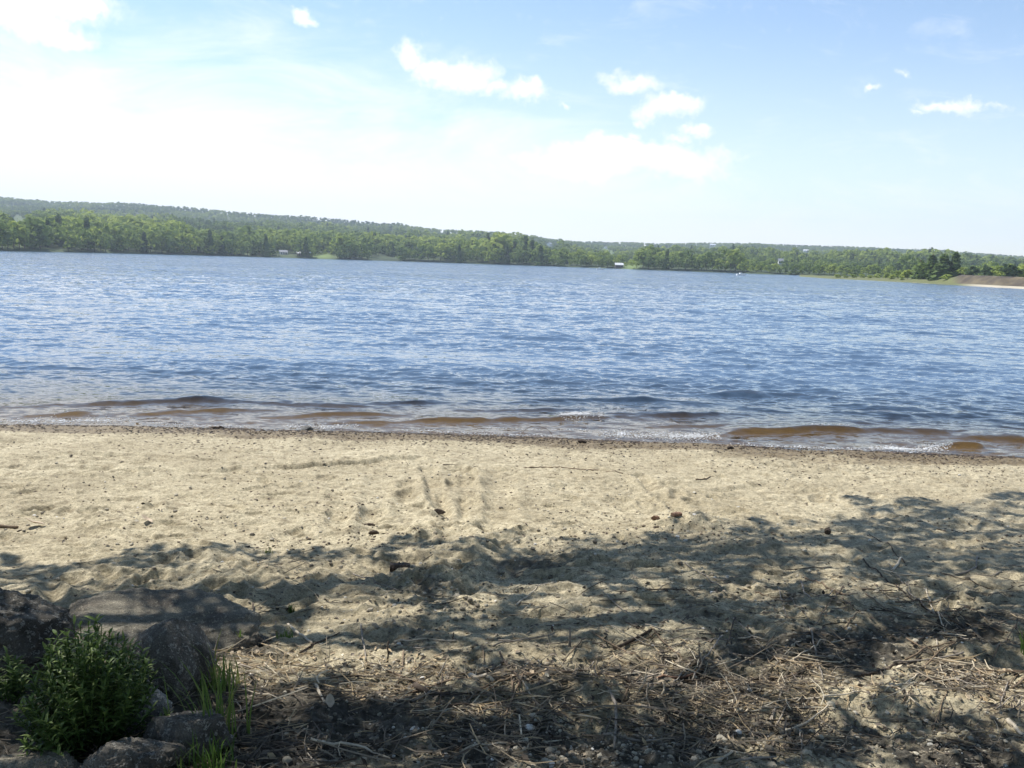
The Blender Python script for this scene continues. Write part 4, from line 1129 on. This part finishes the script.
for px, u, h, wd, lb in [(920, 26, 6.2, 1.9, "leftmost and lightest pine of the clump on the sandy point"), (931, 30, 7.8, 1.8, "tallest pine in the clump on the sandy point"),
                         (943, 24, 7.6, 1.9, "dark pine at the middle right of the clump on the point"), (954, 32, 7.6, 1.6, "slim dark pine at the right end of the clump on the point"), (937, 20, 5.0, 2.0, "short pine in front of the clump on the sandy point")]:
    o = copy_tree(protos[3]); point_tree(o, px, u, h, lb, wid=wd)
o = copy_tree(protos[0]); point_tree(o, 923, 22, 5.6, "rounded green tree at the left foot of the pine clump", wid=1.5)
dk = tree_proto("dark_shrub", 'bush', 621, .14)
for i, (px, u, h, lb) in enumerate([(972, 27, 3.0, "left dark shrub on top of the brown bank"), (985, 29, 2.9, "second dark shrub on the brown bank, touching the left one"), (1006, 26, 3.6, "tall dark shrub on the brown bank near the right edge"), (1015, 30, 3.0, "rightmost dark shrub on the brown bank")]):
    o = dk if i == 0 else copy_tree(dk); point_tree(o, px, u, h, lb, "shrub", 1.3)
for i, (px, u, h, lb) in enumerate([(888, 28, 2.2, "leftmost bright green shrub on the low point"), (899, 30, 3.0, "second bright green shrub from the left on the low point"), (908, 26, 3.4, "third bright green shrub from the left on the low point"), (915, 30, 3.2, "bright green shrub against the pine clump"), (962, 34, 2.6, "light green shrub between the pines and the dark shrubs"), (878, 40, 2.0, "small pale green shrub where the low point begins"),
                                    (998, 44, 3.4, "light green shrub behind the gap in the dark shrubs"), (1024, 48, 3.6, "light green shrub at the right edge behind the bank")]):
    o = copy_tree(bp); point_tree(o, px, u, h, lb, "shrub", 1.4)

for px, u in [(838, 14), (846, 22), (854, 16), (862, 26), (870, 18), (893, 17), (902, 15), (947, 17), (990, 33), (1000, 36), (1020, 32)]:
    o = copy_tree(bp); point_tree(o, px, u, random.uniform(1.0, 1.9), "small low green shrub along the grassy sandy point", "shrub", 1.6, "low shrubs along the sandy point")

# ------------------------------------------------------------------ trees overhead (out of the frame) that shade the sand
BND = np.array([(-400, 560), (0, 570), (30, 566), (60, 572), (110, 562), (150, 552), (200, 549), (250, 545), (300, 552), (360, 549), (400, 537), (450, 541), (500, 532), (560, 540), (640, 536), (668, 527), (700, 514), (760, 518), (830, 519), (900, 512), (960, 517), (1024, 512), (1400, 520)])
FLECK = [(128, 634, 40, 8), (120, 590, 64, 13), (225, 572, 38, 12), (290, 577, 30, 12), (245, 600, 20, 7), (275, 661, 48, 13), (332, 632, 28, 16), (405, 668, 42, 13), (475, 602, 22, 8), (505, 580, 20, 7), (448, 570, 15, 7),
         (562, 604, 36, 8), (618, 617, 32, 8), (655, 660, 36, 12), (640, 640, 30, 7), (585, 562, 26, 5), (640, 560, 22, 5), (730, 548, 34, 9), (745, 602, 26, 10), (775, 576, 22, 6), (830, 558, 26, 7), (850, 590, 34, 7), (905, 594, 26, 7),
         (885, 546, 16, 4), (950, 547, 30, 6), (995, 585, 40, 8), (962, 606, 20, 5), (790, 682, 36, 13), (715, 692, 42, 8), (650, 692, 30, 8), (560, 688, 40, 8), (985, 678, 32, 9), (945, 702, 30, 7), (858, 700, 22, 7), (590, 757, 24, 10), (500, 752, 18, 7),
         (905, 762, 38, 9), (492, 692, 18, 6), (380, 690, 26, 7), (700, 532, 26, 5), (420, 556, 20, 4), (350, 566, 22, 6), (545, 545, 24, 4), (985, 530, 22, 4), (480, 720, 22, 5), (690, 640, 18, 6), (530, 650, 16, 5), (300, 700, 18, 5)]
EXTRA = [(850, 500, 26, 4), (918, 503, 24, 5), (1010, 497, 26, 5), (1000, 507, 24, 4), (945, 512, 40, 5), (12, 562, 18, 5), (880, 508, 30, 4)]
def wants_shade(px, py):
    b = np.interp(px, BND[:, 0], BND[:, 1])
    sh = py > b + 3 * np.sin(px * .23) + 3 * np.sin(px * .071 + 1)
    for cx, cy, rx, ry in FLECK:
        lw = 1.0 + .20 * (cy > 630)
        sh &= ((px - cx) / (rx * 1.16 * lw)) ** 2 + ((py - cy) / (ry * 1.42 * lw)) ** 2 > 1.0
    for cx, cy, rx, ry in EXTRA:
        sh |= ((px - cx) / rx) ** 2 + ((py - cy) / ry) ** 2 < .8
    return sh
crng = np.random.default_rng(41)
NCL = 2600
gx, gy = crng.uniform(-6.5, 8.5, NCL), crng.uniform(-4.5, 10.5, NCL)
hh = np.maximum(3.4, (.42 * gy + 1.65) / .845 + .35) + 1.3 * crng.random(NCL)
leafC, cid = [], []
for i in range(NCL):
    nl = 46
    g = np.array([gx[i], gy[i], 0]); g[2] = float(base_z(np.array([gx[i]]), np.array([gy[i]]))[0])
    c = g + SUN * (hh[i] / SUN[2])
    L = c + crng.normal(0, 1, (nl, 3)) * (.28, .28, .10)
    leafC.append(L); cid.append(np.full(nl, i))
leafC = np.concatenate(leafC); cid = np.concatenate(cid)
T = leafC[:, 2].copy(); Q = leafC.copy()
for _ in range(8):
    t = (Q[:, 2] * 0 + leafC[:, 2] - base_z(leafC[:, 0] - SUN[0] / SUN[2] * T, leafC[:, 1] - SUN[1] / SUN[2] * T)); T = t
Q = leafC - SUN * (T / SUN[2])[:, None]
qx, qy = project(Q[:, 0], Q[:, 1], Q[:, 2])
inimg = (qy > 400) & (qy < 775) & (qx > -60) & (qx < 1085) & (Q[:, 1] > 1.0)
keep = np.where(inimg, wants_shade(qx, qy), (Q[:, 1] < 8.0) | (crng.random(len(Q)) < .0))
keep &= ~(inimg & (fbm(Q[:, 0] * 3.0, Q[:, 1] * 2.0, 101, 2, .6) > .23))
keep &= ~((~inimg) & (vnoise(Q[:, 0] * 1.3, Q[:, 1] * 1.3, 99) > .22))
lx, ly = project(leafC[:, 0], leafC[:, 1], leafC[:, 2])
keep &= ~((lx > -140) & (lx < 1164) & (ly > -45) & (leafC[:, 1] > .3))
leafC, cid = leafC[keep], cid[keep]
TR = [np.array([-9.0, 5.5]), np.array([-5.0, -2.2]), np.array([3.2, -2.8])]
cc = {}
for i in np.unique(cid): cc[i] = leafC[cid == i].mean(0)
ids = np.array(list(cc)); C = np.array([cc[i] for i in ids])
own = np.argmin(np.stack([np.linalg.norm(C[:, :2] - t, axis=1) - (1.0 if j == 0 else 0) for j, t in enumerate(TR)]), 0)
TLAB = ["leafy tree left of the beach whose crown shades the sand", "leafy tree behind on the left whose crown shades the rocks", "leafy tree behind on the right whose crown shades the sand"]
for j, t0 in enumerate(TR):
    zb = float(base_z(np.array([t0[0]]), np.array([t0[1]]))[0])
    root = empty("shade_tree", (t0[0], t0[1], zb)); tag(root, TLAB[j], "tree")
    O = np.array([t0[0], t0[1], zb])
    mine = C[own == j]
    tr = Soup()
    tt = np.linspace(0, 1, 10)[:, None]
    topz = 6.6
    tp = np.array([.3, .2, topz]) * tt + np.c_[.12 * np.sin(tt * 5), .1 * np.cos(tt * 4) - .1, tt * 0] - (0, 0, .15)
    tr.add(*tube(tp, np.linspace(.21, .07, 10), 10))
    tr.build("trunk", M['bark'], root)
    # limbs: main ones towards group centres, twigs to each leaf clump
    br = Soup()
    nm = 9 if len(mine) > 60 else 5
    cen = mine[crng.choice(len(mine), nm, replace=False)]
    for _ in range(6):
        a_ = np.argmin(np.linalg.norm(mine[:, None] - cen[None], axis=2), 1)
        cen = np.array([mine[a_ == q].mean(0) if (a_ == q).any() else cen[q] for q in range(nm)])
    for q in range(nm):
        b = O + tp[crng.integers(5, 8)]; e = cen[q]
        s = np.linspace(0, 1, 9)[:, None]
        Pm = b + (e - b) * s + np.array([0, 0, 1.0]) * np.sin(s * math.pi) * .5
        br.add(*tube(Pm - O, np.linspace(.07, .02, 9), 7))
        for c in mine[a_ == q]:
            b2 = Pm[crng.integers(4, 9)]
            P2 = b2 + (c - b2) * np.linspace(0, 1, 5)[:, None] + np.array([0, 0, .15]) * np.sin(np.linspace(0, 1, 5)[:, None] * math.pi)
            br.add(*tube(P2 - O, np.linspace(.014, .004, 5), 4))
    br.build("branches", M['bark'], root)
    Lc = leafC[np.isin(cid, ids[own == j])]
    n = len(Lc); r = crng
    nrm = np.array([0, 0, 1.0]) + r.normal(0, .5, (n, 3)); nrm /= np.linalg.norm(nrm, axis=1, keepdims=True)
    ax = np.cross(nrm, r.normal(0, 1, (n, 3))); ax /= np.linalg.norm(ax, axis=1, keepdims=True); ay = np.cross(nrm, ax)
    s = r.uniform(.032, .052, (n, 1))
    V = np.stack([Lc - ax * s * 1.3, Lc - ay * s * .8, Lc + ax * s * 1.3, Lc + ay * s * .8], 1).reshape(-1, 3) - O
    make_mesh("crown", V, np.arange(n * 4).reshape(-1, 4), M['canopy'], root, False, {"hue": np.repeat(r.random(n), 4)})

# ------------------------------------------------------------------ air
def m_haze():
    m = bpy.data.materials.new("lake_haze"); m.use_nodes = True; t = m.node_tree; t.nodes.clear()
    out = t.nodes.new("ShaderNodeOutputMaterial"); v = t.nodes.new("ShaderNodeVolumePrincipled")
    v.inputs["Color"].default_value = (0.72, 0.84, 1.0, 1); v.inputs["Density"].default_value = HAZE; v.inputs["Anisotropy"].default_value = 0.2
    t.links.new(v.outputs[0], out.inputs["Volume"]); return m
HAZE = .00026
b = np.array([(sx * 2900, 1150 + sy * 2200, z) for z in (-8.0, 190.0) for sy in (-1, 1) for sx in (-1, 1)])
hz_o = make_mesh("haze", b, np.array([(4, 5, 7, 6), (0, 2, 3, 1), (0, 1, 5, 4), (2, 6, 7, 3), (0, 4, 6, 2), (1, 3, 7, 5)]), m_haze(), smooth_sh=False)
tag(hz_o, "thin bluish summer haze over the lake", "haze", kind="stuff")

# ------------------------------------------------------------------ sky, sun, camera
wd = bpy.data.worlds.new("World"); SC.world = wd; wd.use_nodes = True
t = wd.node_tree; t.nodes.clear(); nt = NT(t)
sky = nt.n("ShaderNodeTexSky"); sky.sky_type = 'NISHITA'; sky.sun_disc = False
sky.sun_elevation = SUN_EL; sky.sun_rotation = SUN_AZ % (2 * math.pi); sky.air_density = 1.0; sky.dust_density = 0.0; sky.ozone_density = 1.2; sky.altitude = 100
gen = nt.n("ShaderNodeTexCoord").outputs["Generated"]
sep = nt.n("ShaderNodeSeparateXYZ"); nt.l.new(gen, sep.inputs[0])
yy = nt.math('MAXIMUM', sep.outputs[1], .04)
uu = nt.math('DIVIDE', sep.outputs[0], yy); vv = nt.math('DIVIDE', sep.outputs[2], yy)
cmb = nt.n("ShaderNodeCombineXYZ"); nt.l.new(uu, cmb.inputs[0]); nt.l.new(vv, cmb.inputs[1]); UV = cmb.outputs[0]
CL = [(48, 2, 75, 17, 1), (20, 16, 60, 22, 1), (62, 36, 38, 15, 1), (95, 8, 22, 10, .9), (40, 26, 45, 18, 1), (304, 16, 13, 7, .9), (409, 56, 13, 12, 1), (432, 72, 28, 14, 1), (465, 74, 36, 17, 1), (498, 88, 20, 8, .8), (524, 94, 24, 13, 1), (533, 84, 10, 9, .9), (565, 106, 13, 4, .6),
      (633, 82, 36, 10, 1), (660, 108, 36, 14, 1), (684, 103, 22, 9, 1), (638, 120, 12, 7, .7), (699, 132, 19, 9, 1), (680, 138, 16, 5, .7), (630, 134, 14, 7, .8), (618, 153, 95, 17, 1.5), (575, 165, 75, 18, 1.4), (650, 160, 100, 20, 1.2),
      (872, 86, 8, 6, .7), (901, 72, 11, 6, .6), (945, 107, 36, 8, .85), (968, 103, 18, 8, .9), (922, 113, 16, 5, .7), (1000, 105, 30, 4, .5)]
dn_ = nt.noise(UV, 22, 5, .6, 1)
off = nt.n("ShaderNodeVectorMath", operation='SCALE'); nt.l.new(nt.vmath('SUBTRACT', dn_, (.5, .5, .5)), off.inputs[0]); off.inputs[3].default_value = .05
UVd = nt.vmath('ADD', UV, off.outputs[0])
acc = None
for cx, cy, rx, ry, st in CL:
    d = ray(cx, cy); u0, v0 = d[0] / d[1], d[2] / d[1]
    mp = nt.n("ShaderNodeMapping", vector_type='TEXTURE'); nt.l.new(UVd, mp.inputs[0])
    mp.inputs["Location"].default_value = (u0, v0, 0); mp.inputs["Scale"].default_value = (rx * 1.34 / F, ry * 1.42 / F, 1); mp.inputs["Rotation"].default_value = (0, 0, -ROLL)
    gr = nt.n("ShaderNodeTexGradient", gradient_type='SPHERICAL'); nt.l.new(mp.outputs[0], gr.inputs[0])
    g = nt.math('MULTIPLY', gr.outputs[1], st)
    acc = g if acc is None else nt.math('MAXIMUM', acc, g)
puff = nt.rng(nt.math('ADD', acc, nt.math('MULTIPLY', nt.math('SUBTRACT', nt.noise(UV, 60, 6, .65), .5), .9)), .0, .9)
# pale veil of thin cloud over the lower sky
mp = nt.n("ShaderNodeMapping"); nt.l.new(UV, mp.inputs[0]); mp.inputs["Scale"].default_value = (1.0, 3.2, 1); mp.inputs["Rotation"].default_value = (0, 0, .12)
vn = nt.noise(mp.outputs[0], 4.5, 8, .66, dist=.6)
edge = nt.math('ADD', nt.math('MULTIPLY', uu, -.13), .145)
q = nt.math('SUBTRACT', nt.math('ADD', edge, nt.math('MULTIPLY', nt.math('SUBTRACT', vn, .5), .30)), vv)
veil = nt.math('MULTIPLY', nt.rng(q, -.09, .11), nt.rng(uu, -.6, .6, 1.0, .80))
wisp = nt.math('MULTIPLY', nt.rng(nt.noise(mp.outputs[0], 9, 5, .65, dist=.6), .52, .8), .30)
base_veil = nt.rng(vv, .30, 0.0, 0.0, .40)
fac = nt.math('MAXIMUM', nt.math('MAXIMUM', puff, veil), nt.math('ADD', base_veil, wisp), clamp=True)
fac = nt.math('MULTIPLY', fac, nt.rng(sep.outputs[1], .02, .12))
bg = nt.n("ShaderNodeBackground"); nt.l.new(sky.outputs[0], bg.inputs[0]); bg.inputs[1].default_value = 0.105
bg2 = nt.n("ShaderNodeBackground"); bg2.inputs[0].default_value = (1.0, 1.0, 1.0, 1); bg2.inputs[1].default_value = 0.80
mx = nt.n("ShaderNodeMixShader"); nt.l.new(fac, mx.inputs[0]); nt.l.new(bg.outputs[0], mx.inputs[1]); nt.l.new(bg2.outputs[0], mx.inputs[2])
wo = nt.n("ShaderNodeOutputWorld"); nt.l.new(mx.outputs[0], wo.inputs[0])

sl = bpy.data.lights.new("sun", 'SUN'); sl.energy = 4.2; sl.angle = R(.45); sl.color = (1.0, .955, .88)
so = bpy.data.objects.new("sun", sl); COL.objects.link(so); so.location = (0, 0, 60)
so.rotation_euler = Vector(SUN).to_track_quat('Z', 'Y').to_euler()

cd = bpy.data.cameras.new("camera"); co = bpy.data.objects.new("camera", cd); COL.objects.link(co)
cd.sensor_width = 36; cd.lens = 36 * F / W; cd.clip_start = .05; cd.clip_end = 12000
from mathutils import Matrix
mt = Matrix(((_r[0], _u[0], -_f[0], 0), (_r[1], _u[1], -_f[1], 0), (_r[2], _u[2], -_f[2], CAM[2]), (0, 0, 0, 1)))
co.matrix_world = mt
SC.camera = co
SC.view_settings.view_transform = 'Standard'; SC.view_settings.look = 'None'; SC.view_settings.gamma = 1
SC.view_settings.exposure = 0.72
SC.render.engine = 'CYCLES'
cy = SC.cycles
cy.max_bounces = 6; cy.diffuse_bounces = 3; cy.glossy_bounces = 3; cy.transparent_max_bounces = 10; cy.transmission_bounces = 4; cy.volume_bounces = 0
cy.use_denoising = True
cy.sample_clamp_indirect = 4
